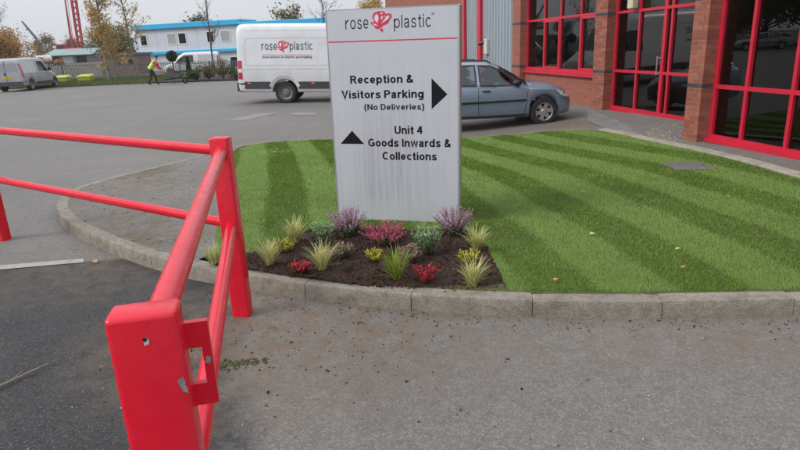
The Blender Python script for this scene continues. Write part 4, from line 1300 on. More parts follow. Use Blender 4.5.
# --- blue estate car
def make_car(label, loc, rz, paint, group=None, tilt=(0, 0), detail=True):
    c = thing('estate_car', label, 'car', loc, rot=(tilt[0], tilt[1], rz), group=group)
    keys = [  # x, zb, zs, zt, wb, ws, wt, hc
        (-2.24, 0.42, 0.62, 0.80, 0.62, 0.68, 0.60, 0.10), (-2.20, 0.36, 0.80, 1.02, 0.74, 0.80, 0.62, 0.12), (-2.10, 0.30, 0.93, 1.27, 0.79, 0.855, 0.60, 0.14), (-1.90, 0.26, 0.955, 1.405, 0.80, 0.875, 0.58, 0.13),
        (-1.3, 0.22, 0.945, 1.445, 0.80, 0.90, 0.585, 0.12), (-0.6, 0.20, 0.925, 1.47, 0.80, 0.905, 0.59, 0.11), (-0.05, 0.20, 0.905, 1.46, 0.80, 0.905, 0.58, 0.11), (0.25, 0.20, 0.895, 1.405, 0.80, 0.905, 0.57, 0.11),
        (0.6, 0.20, 0.885, 1.235, 0.80, 0.905, 0.60, 0.12), (0.95, 0.20, 0.87, 1.035, 0.80, 0.90, 0.66, 0.12), (1.08, 0.20, 0.86, 0.99, 0.80, 0.90, 0.70, 0.11), (1.45, 0.21, 0.84, 0.955, 0.79, 0.885, 0.68, 0.11),
        (1.72, 0.23, 0.78, 0.89, 0.75, 0.845, 0.62, 0.11), (1.90, 0.25, 0.68, 0.81, 0.68, 0.76, 0.52, 0.10), (2.00, 0.27, 0.60, 0.72, 0.60, 0.66, 0.44, 0.09), (2.04, 0.34, 0.52, 0.62, 0.52, 0.56, 0.36, 0.06)]
    sh = Shell(keys, [(-1.33, 0.31), (1.31, 0.31)], 0.355)
    fdoor = [(0.74, 0.93), (0.66, 1.02), (0.38, 1.24), (0.10, 1.365), (-0.18, 1.385), (-0.20, 0.955)]
    rdoor = [(-0.29, 0.955), (-0.27, 1.39), (-0.7, 1.385), (-1.08, 1.36), (-1.16, 0.985)]
    quart = [(-1.24, 0.99), (-1.16, 1.355), (-1.55, 1.335), (-1.86, 1.26), (-1.98, 1.03)]
    wind = [(0.30, -0.56), (0.30, 0.56), (0.55, 0.62), (0.93, 0.66), (0.98, 0.0), (0.93, -0.66), (0.55, -0.62)]
    sh.body(paint, c, cuts=[fdoor, rdoor, quart], dx=0.035, topcuts=[wind])
    for sd in (1, -1):
        for nm, w in (('front_window', fdoor), ('rear_window', rdoor), ('quarter_window', quart)):
            g = sh.patch(nm, w, M['carglass'], c, 0.002, sd)
            sh.line('window_seal', w, 0.035, M['black'], g, 0.006, sd, closed=True)
        sh.line('rub_strip', [(0.86, 0.60), (0.5, 0.595), (0, 0.585), (-0.95, 0.575)], 0.045, M['black'], c, 0.016, sd)
        sh.line('door_seam', [(0.90, 0.84), (0.88, 0.55), (0.84, 0.30)], 0.012, M['dark'], c, 0.0015, sd)
        sh.line('door_seam', [(-0.245, 0.95), (-0.25, 0.6), (-0.23, 0.30)], 0.012, M['dark'], c, 0.0015, sd)
        sh.line('door_seam', [(-1.19, 0.97), (-1.12, 0.75), (-0.98, 0.62), (-0.93, 0.30)], 0.012, M['dark'], c, 0.0015, sd)
        sh.line('sill_trim', [(0.92, 0.255), (0, 0.245), (-0.93, 0.25)], 0.06, M['bumper'], c, 0.006, sd)
        for ax in (-1.33, 1.31):
            sh.line('wheel_arch', [(ax + 0.385 * math.cos(t), 0.31 + 0.385 * math.sin(t)) for t in np.linspace(0.12, math.pi - 0.12, 17)], 0.055, paint, c, 0.012, sd, sub=2)
        sh.line('belt_crease', [(1.5, 0.80), (0.9, 0.835), (0.0, 0.865), (-1.2, 0.90), (-2.0, 0.93)], 0.014, M['bluecrease'], c, 0.003, sd)
        for hx in (-0.06, -1.02):
            w_ = sh.W(hx, 0.83)
            mb = MB(); mb.cbox(hx - 0.10, hx + 0.08, -0.02, 0.035, 0.81, 0.845, 0.012)
            o = mb.build('handle', M['black'], c, 40); o.location = (0, sd * w_, 0.0); o.scale = (1, sd, 1)
        mb = MB(); mb.cbox(0.56, 0.74, -0.02, 0.15, 0.93, 1.045, 0.03); o = mb.build('mirror', M['black'], c, 50); o.location = (0, sd * sh.W(0.66, 0.95), 0); o.scale = (1, sd, 1)
        mb = MB(); mb.tube([(-1.75, sd * 0.56, 1.41), (-1.6, sd * 0.57, 1.475), (-0.7, sd * 0.575, 1.51), (0.0, sd * 0.56, 1.49), (0.12, sd * 0.55, 1.43)], 0.016, 8); mb.build('roof_rail', M['black'], c, 50)
        sh.patch('headlamp', [(1.70, 0.68), (1.58, 0.79), (1.72, 0.80), (1.86, 0.73), (1.94, 0.64), (1.86, 0.63)], M['whitelamp'], c, 0.005, sd, 0.05)
        sh.patch('tail_lamp', [(-2.19, 0.85), (-2.08, 1.2), (-2.0, 1.25), (-2.05, 0.86)], M['redlamp'], c, 0.006, sd, 0.05)
        sh.patch('side_repeater', [(0.97, 0.70), (1.03, 0.70), (1.03, 0.725), (0.97, 0.725)], M['amber'], c, 0.006, sd)
        for ax in (-1.33, 1.31): wheel(c, ax, sd * 0.775, 0.315, 0.315, 0.20, 6, sd)
    g = sh.top_patch('windscreen', wind, M['carglass'], c, 0.002)
    mb = MB(); WP = [np.array(q) for q in wind] + [np.array(wind[0])]; ring = []
    for a, b in zip(WP[:-1], WP[1:]):
        for k in range(6): ring.append(a + (b - a) * k / 6)
    ctr = np.mean(ring, axis=0)
    for q in ring:
        for f in (0.93, 1.05):
            r_ = ctr + (q - ctr) * f; mb.v.append((r_[0], r_[1], sh.T(r_[0], r_[1]) + 0.006))
    for i in range(len(ring)):
        j = (i + 1) % len(ring); mb.f.append((2 * i, 2 * i + 1, 2 * j + 1, 2 * j)); mb.mi.append(0)
    mb.build('windscreen_seal', M['black'], g, fix=False)
    mb = MB()
    for z in (0.36, 0.47): mb.box(1.97, 2.047, -0.38, 0.38, z, z + 0.06)
    mb.build('grille', M['black'], c)
    mb = MB(); mb.box(2.02, 2.06, -0.26, 0.26, 0.42, 0.53); mb.build('number_plate', M['whitevinyl'], c)
    sh.line('front_bumper_seam', [(1.63, 0.63), (1.8, 0.585), (1.95, 0.55)], 0.01, M['dark'], c, 0.002, 1); sh.line('front_bumper_seam', [(1.63, 0.63), (1.8, 0.585), (1.95, 0.55)], 0.01, M['dark'], c, 0.002, -1)
    # cabin
    mb = MB(); mb.box(-2.0, 0.95, -0.74, 0.74, 0.28, 0.36); mb.build('floor_pan', M['dark'], c)
    for sx, sy in ((0.02, 0.36), (0.02, -0.36), (-0.85, 0.36), (-0.85, -0.36)):
        mb = MB(); mb.cbox(sx - 0.25, sx + 0.25, sy - 0.24, sy + 0.24, 0.40, 0.58, 0.05)
        mb.add([(sx - 0.14, sy - 0.23, 0.55), (sx - 0.14, sy + 0.23, 0.55), (sx - 0.38, sy + 0.2, 1.10), (sx - 0.38, sy - 0.2, 1.10), (sx - 0.28, sy - 0.23, 0.55), (sx - 0.28, sy + 0.23, 0.55), (sx - 0.46, sy + 0.2, 1.10), (sx - 0.46, sy - 0.2, 1.10)], [(0, 1, 2, 3), (7, 6, 5, 4), (0, 3, 7, 4), (1, 5, 6, 2), (3, 2, 6, 7)])
        mb.cbox(sx - 0.47, sx - 0.37, sy - 0.13, sy + 0.13, 1.13, 1.30, 0.03)
        mb.build('seat', M['seat'], c)
    mb = MB(); mb.cbox(0.5, 0.98, -0.72, 0.72, 0.75, 0.93, 0.06); d = mb.build('dashboard', M['black'], c, 40)
    mb = MB(); mb.tube([(0.42 + 0.07 * math.sin(t), -0.36 + 0.19 * math.cos(t), 0.93 + 0.17 * math.sin(t)) for t in np.linspace(0, 2 * math.pi, 25)], 0.016, 6, caps=False); mb.build('steering_wheel', M['black'], c, 60)
    return c
M['bluecrease'] = simple('panel_crease', (0.30, 0.37, 0.46), 0.3, metal=0.4)
M['seat'] = simple('grey_seat_cloth', (0.10, 0.10, 0.105), 0.9, var=0.2, scale=20)
M['bluepaint'] = body_paint('ice_blue_metallic', (0.23, 0.30, 0.39), 0.35)
make_car('ice blue estate car parked beside the brick building behind the sign', (2.05, 14.5, zg(2.0, 14.3) + 0.075), math.radians(6), M['bluepaint'], tilt=(0, math.radians(0.5)))
M['silverpaint'] = body_paint('silver_metallic', (0.42, 0.43, 0.44), 0.4)

# --- long white delivery van
def make_big_van(label, loc, rz, paint, tilt=0.0, livery=True):
    v = thing('delivery_van', label, 'van', loc, rot=(0, tilt, rz))
    keys = [(-1.56, 0.46, 1.15, 2.46, 0.90, 0.945, 0.80, 0.16), (-1.53, 0.40, 1.15, 2.54, 0.93, 0.97, 0.82, 0.17), (-1.40, 0.38, 1.15, 2.585, 0.94, 0.985, 0.835, 0.17), (0.00, 0.36, 1.15, 2.60, 0.94, 0.99, 0.84, 0.16), (3.10, 0.36, 1.15, 2.60, 0.94, 0.99, 0.84, 0.16),
            (3.45, 0.36, 1.15, 2.56, 0.94, 0.985, 0.83, 0.18), (3.70, 0.36, 1.15, 2.40, 0.94, 0.98, 0.80, 0.18), (4.30, 0.36, 1.15, 1.85, 0.93, 0.965, 0.78, 0.18), (4.75, 0.36, 1.10, 1.40, 0.92, 0.94, 0.76, 0.16), (5.05, 0.36, 1.02, 1.25, 0.88, 0.90, 0.66, 0.14), (5.32, 0.36, 0.90, 1.08, 0.78, 0.80, 0.54, 0.12), (5.45, 0.40, 0.70, 0.85, 0.66, 0.68, 0.44, 0.1)]
    sh = Shell(keys, [(0.0, 0.36), (4.36, 0.36)], 0.43)
    sh.body(paint, v, dx=0.08)
    for sd in (1, -1):
        sh.line('rub_strip', [(-1.35, 0.60), (-0.47, 0.60)], 0.24, M['bumper'], v, 0.012, sd, sub=8)
        sh.line('rub_strip', [(0.47, 0.60), (3.9, 0.60)], 0.24, M['bumper'], v, 0.012, sd, sub=14)
        P = [(-1.28, 1.25), (-1.30, 1.9), (-1.22, 2.09), (-1.0, 2.12), (1.0, 2.12), (1.9, 2.12), (1.9, 1.25)]
        sh.line('panel_crease', P, 0.022, M['vanshade'], v, 0.003, sd, closed=True, sub=6)
        sh.line('side_seam', [(-1.53, 2.34), (0, 2.36), (3.4, 2.36)], 0.018, M['vanshade'], v, 0.003, sd, sub=6)
        sh.line('side_seam', [(-1.53, 1.10), (-0.4, 1.13), (0.4, 1.13), (3.4, 1.13)], 0.03, M['vanshade'], v, 0.003, sd, sub=6)
        sh.line('side_seam', [(2.0, 2.3), (2.02, 1.2), (2.0, 0.5)], 0.012, M['dark'], v, 0.0015, sd, sub=6)
        arch = [(0.0 + 0.50 * math.cos(t), 0.38 + 0.50 * math.sin(t)) for t in np.linspace(0.35, math.pi - 0.35, 15)]
        sh.line('wheel_arch', arch, 0.11, paint, v, 0.03, sd, sub=2)
        L = sh.patch('tail_lamp', [(-1.545, 0.80), (-1.545, 1.40), (-1.40, 1.40), (-1.40, 0.80)], M['redlamp'], v, 0.006, sd, 0.05)
        sh.patch('lamp_lens', [(-1.54, 1.02), (-1.54, 1.14), (-1.402, 1.14), (-1.402, 1.02)], M['whitelamp'], L, 0.009, sd, 0.05)
        for x in (-1.20, 0.95, 2.3): sh.patch('marker_lamp', [(x - 0.05, 0.64), (x + 0.05, 0.64), (x + 0.05, 0.70), (x - 0.05, 0.70)], M['amber'], v, 0.016, sd)
        sh.patch('cab_window', [(3.05, 1.30), (3.05, 2.0), (3.6, 2.02), (4.05, 1.72), (4.32, 1.35)], M['black2'], v, 0.006, sd)
        sh.patch('headlamp', [(4.95, 0.85), (4.9, 1.08), (5.1, 1.06), (5.3, 0.86)], M['whitelamp'], v, 0.006, sd)
        sh.line('rear_bumper', [(-1.55, 0.52), (-1.28, 0.52)], 0.30, M['bumper'], v, 0.02, sd)
        for ax in (0.0, 4.36): wheel(v, ax, sd * 0.82, 0.36, 0.36, 0.24, 0, sd)
        mb = MB(); mb.cbox(3.92, 4.06, 0.0, 0.22, 1.38, 1.75, 0.04); o = mb.build('mirror', M['black'], v, 50); o.location = (0, sd * 0.97, 0); o.scale = (1, sd, 1)
    sh.top_patch('windscreen', [(3.68, -0.70), (3.68, 0.70), (4.2, 0.72), (4.7, 0.72), (4.72, 0), (4.7, -0.72), (4.2, -0.72)], M['black2'], v, 0.006)
    mb = MB(); mb.box(-1.62, -1.565, -0.93, 0.93, 0.40, 0.68); mb.build('rear_bumper', M['bumper'], v)
    for sd in (1, -1):
        mb = MB(); mb.box(-1.570, -1.563, min(0.02 * sd, 0.74 * sd), max(0.02 * sd, 0.74 * sd), 1.35, 2.0); mb.build('rear_window', M['black2'], v)
    mb = MB(); mb.box(-1.572, -1.563, -0.006, 0.006, 0.7, 2.4); mb.build('door_seam', M['dark'], v)
    mb = MB(); mb.box(5.36, 5.47, -0.45, 0.45, 0.55, 0.80); mb.build('grille', M['black'], v)
    if livery:                                              # on the side that faces the sign (the van's right, -y)
        def on_side(o):
            for w_ in o.data.vertices:
                w_.co.y = -(sh.W(w_.co.x, w_.co.z) + 0.007 - (w_.co.y + 0.0046) * 0.6)
            for ch in o.children: on_side(ch)
        for o in text(v, 'rose', -0.72, -0.20, 1.74, 0.20, M['ink2'], 0.11, ref='x', gap=0.16) + text(v, 'plastic', 0.22, 0.98, 1.74, 0.20, M['ink2'], 0.11, ref='x', gap=0.16) + text(v, 'innovations in plastic packaging', -0.70, 0.94, 1.48, 0.075, M['ink2'], 0.16): on_side(o)
        on_side(rose(v, 0.0, 1.84, 0.40, 0.38, -0.0046))
        for o in [flat(v, 'red_line', [(-0.70, 1.575), (0.94, 1.575), (0.94, 1.588), (-0.70, 1.588)], -0.0046, M['pinkred'])]: on_side(o)
        mb = MB(); mb.tube([(1.55, -1.0, 1.35), (1.62, -1.0, 1.25)], 0.03, 8)
    return v
M['black2'] = simple('dark_vehicle_glass', (0.012, 0.014, 0.016), 0.06, var=0.1)
M['black2'].node_tree.nodes['Principled BSDF'].inputs['Specular IOR Level'].default_value = 0.8
M['ink2'] = simple('charcoal_vinyl', (0.045, 0.045, 0.055), 0.5)
M['vanshade'] = simple('van_crease', (0.50, 0.51, 0.53), 0.5)
M['vanwhite'] = body_paint('van_silver_white', (0.68, 0.69, 0.715), 0.12)
make_big_van('long white delivery van with rose lettering parked behind the sign', (-3.67, 21.40, zg(-3.67, 20.6) + 0.0), math.radians(-1.0), M['vanwhite'], tilt=math.radians(2.2))

# --- small panel van
def make_small_van(label, loc, rz, paint, group=None):
    v = thing('panel_van', label, 'van', loc, rz, group)
    keys = [(-0.98, 0.40, 1.0, 1.80, 0.86, 0.90, 0.74, 0.14), (-0.94, 0.36, 1.0, 1.88, 0.88, 0.925, 0.76, 0.14), (-0.8, 0.32, 1.0, 1.93, 0.89, 0.945, 0.78, 0.13), (0.3, 0.30, 1.0, 1.96, 0.89, 0.95, 0.79, 0.13), (1.7, 0.30, 1.0, 1.95, 0.89, 0.95, 0.78, 0.13),
            (2.0, 0.30, 1.0, 1.90, 0.89, 0.945, 0.77, 0.14), (2.4, 0.30, 1.0, 1.66, 0.89, 0.94, 0.75, 0.15), (2.9, 0.30, 0.96, 1.24, 0.88, 0.92, 0.74, 0.13), (3.3, 0.30, 0.90, 1.05, 0.84, 0.87, 0.64, 0.12), (3.62, 0.32, 0.75, 0.88, 0.70, 0.74, 0.50, 0.1), (3.75, 0.38, 0.6, 0.68, 0.58, 0.62, 0.40, 0.06)]
    sh = Shell(keys, [(0.0, 0.33), (3.1, 0.33)], 0.38)
    sh.body(paint, v, dx=0.08)
    for sd in (1, -1):
        sh.patch('side_recess', [(-0.75, 1.05), (-0.72, 1.72), (0.75, 1.74), (0.75, 1.05)], M['vanshade'], v, 0.003, sd)
        sh.patch('cab_window', [(1.1, 1.12), (1.12, 1.72), (1.85, 1.72), (2.35, 1.42), (2.62, 1.12)], M['black2'], v, 0.005, sd)
        sh.line('side_seam', [(0.95, 1.75), (0.95, 1.1), (0.97, 0.45)], 0.015, M['dark'], v, 0.002, sd)
        sh.line('side_seam', [(-0.9, 0.98), (1.0, 0.99), (2.6, 0.97)], 0.02, M['dark'], v, 0.002, sd)
        sh.line('rub_strip', [(0.45, 0.42), (2.6, 0.42)], 0.16, M['bumper'], v, 0.012, sd, sub=8)
        sh.patch('tail_lamp', [(-0.965, 0.85), (-0.965, 1.62), (-0.85, 1.62), (-0.82, 0.85)], M['redlamp'], v, 0.006, sd, 0.05)
        sh.patch('headlamp', [(3.15, 0.72), (3.05, 0.98), (3.3, 0.95), (3.55, 0.74)], M['whitelamp'], v, 0.006, sd, 0.06)
        sh.line('rear_bumper', [(-0.97, 0.43), (-0.42, 0.43)], 0.24, M['bumper'], v, 0.016, sd)
        for ax in (0.0, 3.1): wheel(v, ax, sd * 0.80, 0.33, 0.33, 0.21, 0, sd)
        mb = MB(); mb.cbox(2.2, 2.32, 0.0, 0.2, 1.12, 1.35, 0.03); o = mb.build('mirror', M['black'], v, 50); o.location = (0, sd * 0.93, 0); o.scale = (1, sd, 1)
        mb = MB(); mb.box(-0.992, -0.983, min(0.03 * sd, 0.70 * sd), max(0.03 * sd, 0.70 * sd), 1.18, 1.66); mb.build('rear_window', M['blank'], v)
    sh.top_patch('windscreen', [(2.02, -0.66), (2.02, 0.66), (2.5, 0.69), (2.95, 0.70), (2.97, 0), (2.95, -0.70), (2.5, -0.69)], M['black2'], v, 0.006)
    mb = MB(); mb.box(-1.03, -0.985, -0.88, 0.88, 0.34, 0.58); mb.build('rear_bumper', M['bumper'], v)
    mb = MB(); mb.box(-0.994, -0.983, -0.26, 0.26, 0.74, 0.86); mb.build('number_plate', M['yellowplate'], v)
    mb = MB(); mb.box(-0.995, -0.983, -0.006, 0.006, 0.6, 1.82); mb.build('door_seam', M['dark'], v)
    mb = MB(); mb.cbox(-1.01, -0.985, 0.04, 0.12, 0.95, 1.12, 0.01); mb.build('handle', M['black'], v)
    return v
M['blank'] = simple('silver_blank_panel', (0.36, 0.37, 0.39), 0.3, metal=0.2)
M['yellowplate'] = simple('yellow_plate', (0.55, 0.42, 0.02), 0.5)
M['greysilver'] = body_paint('grey_silver_metallic', (0.40, 0.415, 0.43), 0.35)
make_small_van('silver panel van parked on the verge edge at the left', (-23.3, 37.8, 0.0), math.radians(94), M['greysilver'])
M['flatwhite'] = body_paint('plain_white', (0.72, 0.73, 0.73), 0.0)
make_small_van('white van parked behind the palisade fence in front of the cabins', (-16.2, 54.0, -0.05), math.radians(190), M['flatwhite'])
make_car('silver car parked far left by the trees, seen only in the window reflection', (-36.0, 40.5, 0.0), math.radians(40), M['silverpaint'])
# ------------------------------------------------------------------ background: verge, fence, cabins, bins, crane
M['verge'] = simple('verge_grass', (0.085, 0.115, 0.035), 0.95, var=0.35, scale=3, bump=0.6, bscale=30, dirt=(0.12, 0.10, 0.05), dscale=1.2, damt=(0.5, 0.8))
verge_poly = [(-60, 46.2), (-34, 42.05), (-22.5, 40.45), (-16.5, 40.25), (-16.0, 43), (-16, 49.5), (-34, 52), (-60, 56)]
zv = lambda x, y: zg(x, y) + 0.03 + 0.12 * smooth(40.5, 44, y)
sheet('verge', verge_poly, zv, M['verge'], step=1.0)
sheet('planting_bed', [(-16.4, 40.25), (-9.8, 38.85), (-6.0, 37.25), (-5.5, 44), (-11.5, 46), (-16, 47)], lambda x, y: zg(x, y) + 0.06, M['soil'], step=1.0)
nb2 = 60000
gx, gy = RNG.uniform(-46, -15.5, nb2), RNG.uniform(40, 50, nb2)
okk = inside_np(verge_poly, gx, gy); gx, gy = gx[okk], gy[okk]; n2 = len(gx)
gz = np.array([zv(a, b) for a, b in zip(gx, gy)])
ang = RNG.uniform(0, 6.28, n2); hh = RNG.uniform(0.05, 0.16, n2)
V2 = np.empty((n2, 3, 3))
V2[:, 0] = np.stack([gx - np.cos(ang) * .02, gy - np.sin(ang) * .02, gz], 1); V2[:, 1] = np.stack([gx + np.cos(ang) * .02, gy + np.sin(ang) * .02, gz], 1)
V2[:, 2] = np.stack([gx + RNG.normal(0, .04, n2), gy + RNG.normal(0, .04, n2), gz + hh], 1)
M['vergeblade'] = leafy('verge_blades', [(0.06, 0.09, 0.025), (0.10, 0.14, 0.04), (0.16, 0.17, 0.06)], 0.6, 0.2)
tag(np_mesh('verge_grass', V2.reshape(-1, 3), np.arange(n2 * 3).reshape(-1, 3), M['vergeblade']), 'rough grass on the far verge before the fence', 'grass', kind='stuff')

# palisade fence
M['galv'] = simple('galvanised_steel', (0.13, 0.145, 0.165), 0.55, metal=0.35, var=0.15, scale=2)
fence = thing('palisade_fence', 'grey steel palisade fence along the far side of the yard', 'fence', (-19.7, 50, 0))
FP = [(-46, 54.0, 0.1, 1.72), (-33.1, 52.0, 0.08, 1.66), (-27.8, 51.5, 0.05, 1.52), (-19.7, 50.0, -0.05, 1.30), (-11.4, 46.0, -0.1, 1.18), (-5.0, 43.0, -0.15, 1.1)]
mb = MB(); rl = MB(); fposts = []
for (xa, ya, za, ta), (xb, yb, zb_, tb) in zip(FP[:-1], FP[1:]):
    L = math.hypot(xb - xa, yb - ya); n = int(L / 0.155)
    dx, dy = (xb - xa) / L, (yb - ya) / L
    for i in range(n):
        t = i / n
        x, y = xa + (xb - xa) * t, ya + (yb - ya) * t; z0 = za + (zb_ - za) * t; z1 = ta + (tb - ta) * t
        w = 0.036
        c = [(x - dx * w, y - dy * w), (x, y - 0.02), (x + dx * w, y + dy * w)]
        V_ = []
        for zz in (z0, z1 - 0.10): V_ += [(px_, py_, zz) for px_, py_ in c]
        V_ += [(x - dx * 0.02, y - dy * 0.02, z1), (x, y - 0.012, z1 - 0.02), (x + dx * 0.02, y + dy * 0.02, z1)]
        mb.add([(a - (-19.7), b - 50, d) for a, b, d in V_], [(0, 1, 4, 3), (1, 2, 5, 4), (3, 4, 7, 6), (4, 5, 8, 7)])
    for hfrac in (0.2, 0.85):
        rl.tube([(xa + 19.7, ya - 50 + 0.05, za + (ta - za) * hfrac), (xb + 19.7, yb - 50 + 0.05, zb_ + (tb - zb_) * hfrac)], 0.03, 4)
    k = max(1, int(L / 2.75))
    for i in range(k):
        t = i / k; fposts.append((xa + (xb - xa) * t, ya + (yb - ya) * t, za + (zb_ - za) * t, ta + (tb - ta) * t))
tag(mb.build('pales', M['galv'], fence, fix=False), kind='stuff')
rl.build('rail', M['galv'], fence)
for x, y, z0, z1 in fposts:
    p = MB(); p.box(x + 19.66, x + 19.74, y - 50 + 0.07, y - 50 + 0.14, z0 - 0.2, z1 - 0.06); p.build('post', M['galv'], fence)

# grit bins
M['bin'] = simple('lime_yellow_plastic', (0.42, 0.45, 0.07), 0.55, var=0.1)
def grit_bin(label, x, y):
    b = thing('grit_bin', label, 'grit bin', (x, y, zv(x, y)), math.radians(-6), 'grit bins on the verge'); b.scale = (0.88, 0.88, 0.85)
    q = MB()
    q.add([(-.5, -.30, 0), (.5, -.30, 0), (.5, .30, 0), (-.5, .30, 0), (-.58, -.36, .40), (.58, -.36, .40), (.58, .36, .40), (-.58, .36, .40)], [(0, 3, 2, 1), (0, 1, 5, 4), (1, 2, 6, 5), (2, 3, 7, 6), (3, 0, 4, 7)])
    q.build('tub', M['bin'], b)
    q = MB(); q.add([(-.62, -.40, .40), (.62, -.40, .40), (.62, .40, .40), (-.62, .40, .40), (-.60, -.38, .46), (.60, -.38, .46), (.52, .34, .60), (-.52, .34, .60)], [(0, 3, 2, 1), (0, 1, 5, 4), (1, 2, 6, 5), (2, 3, 7, 6), (3, 0, 4, 7), (4, 5, 6, 7)])
    q.build('lid', M['bin'], b)
grit_bin('lime yellow grit bin on the verge, nearer the silver van', -24.35, 45.0)
grit_bin('lime yellow grit bin on the verge, nearer the birch trees', -22.62, 45.0)

# portable cabins
M['cabin'] = simple('cabin_white_panel', (0.56, 0.60, 0.67), 0.55, var=0.05, scale=0.8, dirt=(0.5, 0.52, 0.54), dscale=0.7)
M['cabinseam'] = simple('cabin_seam', (0.30, 0.31, 0.33), 0.6)
M['cyan'] = simple('cyan_fascia', (0.03, 0.40, 0.72), 0.5, var=0.05)
M['blind'] = simple('window_blind', (0.33, 0.35, 0.36), 0.7)
def cabin(label, x0, y0, x1, y1, z0, z1, wins, low=()):
    L = math.hypot(x1 - x0, y1 - y0)
    c = thing('portable_cabin', label, 'cabin', (x0, y0, z0), math.atan2(y1 - y0, x1 - x0), 'stacked site cabins beyond the fence')
    H_ = z1 - z0; S = H_ / 2
    for k in range(2):
        n = max(1, round(L / 3.0))
        for i in range(n):
            q = MB(); q.box(L * i / n + 0.015, L * (i + 1) / n - 0.015, 0, 0.1, k * S + 0.01, (k + 1) * S - 0.02); q.build('wall_panel', M['cabin'], c)
            if i:
                q = MB(); q.box(L * i / n - 0.05, L * i / n + 0.05, 0.02, 0.09, k * S + 0.01, (k + 1) * S - 0.02); q.build('panel_joint', M['cabinseam'], c)
        q = MB(); q.cbox(-0.35, L + 0.35, -0.35, 3.6, (k + 1) * S - 0.30, (k + 1) * S + (0.28 if k else 0.06), 0.05); q.build('fascia', M['cyan'], c)
    q = MB(); q.box(0.02, L - 0.02, 0.12, 3.2, 0, H_ - 0.3); q.build('core', M['cabin'], c)
    for k, xs in ((1, wins), (0, low)):
        for xw, w, dark in xs:
            q = MB(); za, zb_ = k * S + 0.85, k * S + 1.95
            for a, b, d, e in ((xw, xw + w, za - 0.08, za), (xw, xw + w, zb_, zb_ + 0.08), (xw - 0.08, xw, za - 0.08, zb_ + 0.08), (xw + w, xw + w + 0.08, za - 0.08, zb_ + 0.08)): q.box(a, b, -0.05, -0.003, d, e)
            f = q.build('window', M['whitevinyl'], c)
            q = MB(); q.box(xw, xw + w, -0.03, -0.01, za, zb_); q.build('pane', M['black2'] if dark else M['blind'], f)
cabin('two storey white site cabin with cyan fascias behind the palisade fence', -30.3, 74.0, -17.1, 70.0, -0.7, 5.0, [(0.55, 0.8, 1), (4.3, 1.1, 0), (5.8, 0.95, 1), (9.6, 0.85, 1), (11.4, 1.1, 0)], [(12.3, 0.9, 1)])
cabin('two storey white site cabin with cyan fascias mostly hidden behind the delivery van', -14.2, 60.0, -3.0, 57.6, -0.7, 4.2, [(1.2, 0.9, 1), (4.5, 0.9, 1)])
# low brick store beside the cabin
M['oldbrick'] = simple('dull_brick', (0.20, 0.14, 0.11), 0.9, var=0.2, scale=3)
st_ = thing('brick_store', 'low brown brick store beside the left end of the cabins', 'shed', (-26.9, 62, -0.2), math.radians(-5))
q = MB(); q.box(-2.6, 1.2, 0, 3, 0, 2.15); q.build('wall', M['oldbrick'], st_)
q = MB(); q.box(-2.8, 1.4, -0.2, 3.2, 2.152, 2.35); q.build('roof', M['roofing'], st_)
for a in (-0.9, 0.3):
    q = MB(); q.box(a, a + 0.4, -0.02, -0.003, 1.2, 1.75); q.build('window', M['black2'], st_)

M['bank'] = simple('brown_earth_bank', (0.15, 0.125, 0.10), 0.95, var=0.3, scale=0.4, dirt=(0.09, 0.10, 0.05), dscale=0.3, damt=(0.5, 0.7))
zbank = lambda x, y: -0.05 + 1.25 * smooth(60, 67, y) * (1 - smooth(125, 133, y)) * smooth(-120, -112, x) * (1 - smooth(-35.5, -32, x)) + 0.06 * math.sin(x * 0.9) * math.sin(y * 0.7)
sheet('earth_bank', [(-122, 59), (-31.5, 59), (-31.5, 134), (-122, 134)], zbank, M['bank'], step=3.0)
# workshop with pale green roof, far left
M['greenroof'] = simple('pale_green_roof', (0.23, 0.31, 0.30), 0.6, var=0.1, scale=0.5)
M['greywall'] = simple('grey_shed_wall', (0.13, 0.135, 0.14), 0.8, var=0.2, scale=0.5)
s_ = thing('workshop_shed', 'low workshop shed with a pale green roof left of the red crane', 'shed', (-55.6, 99, 0.75), math.radians(4))
q = MB(); q.box(0, 7, 0, 9, 0, 1.75); q.build('wall', M['greywall'], s_)
q = MB(); q.add([(-.4, -.4, 1.75), (7.4, -.4, 1.75), (7.4, 4.5, 2.75), (-.4, 4.5, 2.75), (7.4, 9.4, 1.75), (-.4, 9.4, 1.75), (-.4, -.4, 1.67), (7.4, -.4, 1.67)], [(0, 1, 2, 3), (3, 2, 4, 5), (0, 3, 5), (1, 4, 2), (6, 7, 1, 0)]); q.build('roof', M['greenroof'], s_)
for i in range(3):
    q = MB(); q.box(0.5 + 2.1 * i, 2.1 + 2.1 * i, -0.04, -0.005, 0.0, 1.5); q.build('door', M['blind'] if i % 2 else M['dark'], s_)

# red crawler crane
M['cranered'] = simple('crane_red', (0.42, 0.03, 0.06), 0.5, var=0.15, scale=1)
cr = thing('crawler_crane', 'red crawler crane with lattice boom rising beyond the fence', 'crane', (-56.9, 110, 1.15), math.radians(8))
q = MB(); q.cbox(-2.1, 2.1, -1.6, 1.6, 1.35, 2.6, 0.2); q.build('cab_deck', M['cranered'], cr)
q = MB(); q.cbox(-1.9, -0.4, -1.8, -0.2, 1.7, 3.3, 0.15); b = q.build('operator_cab', M['cranered'], cr)
q = MB(); q.box(-1.7, -0.6, -1.83, -1.805, 2.3, 3.1); q.build('window', M['black2'], b)
q = MB(); q.box(-2.5, -1.2, -1.4, 1.4, 2.62, 3.0); q.build('counterweight', M['whitevinyl'], cr)
for y in (-1.9, 1.1):
    q = MB(); q.cbox(-2.6, 2.6, y, y + 0.8, 0.05, 1.2, 0.3); q.build('crawler_track', M['bumper'], cr)
bq = MB(); A0, B0 = Vector((1.6, 0, 1.8)), Vector((2.6, 0, 27))
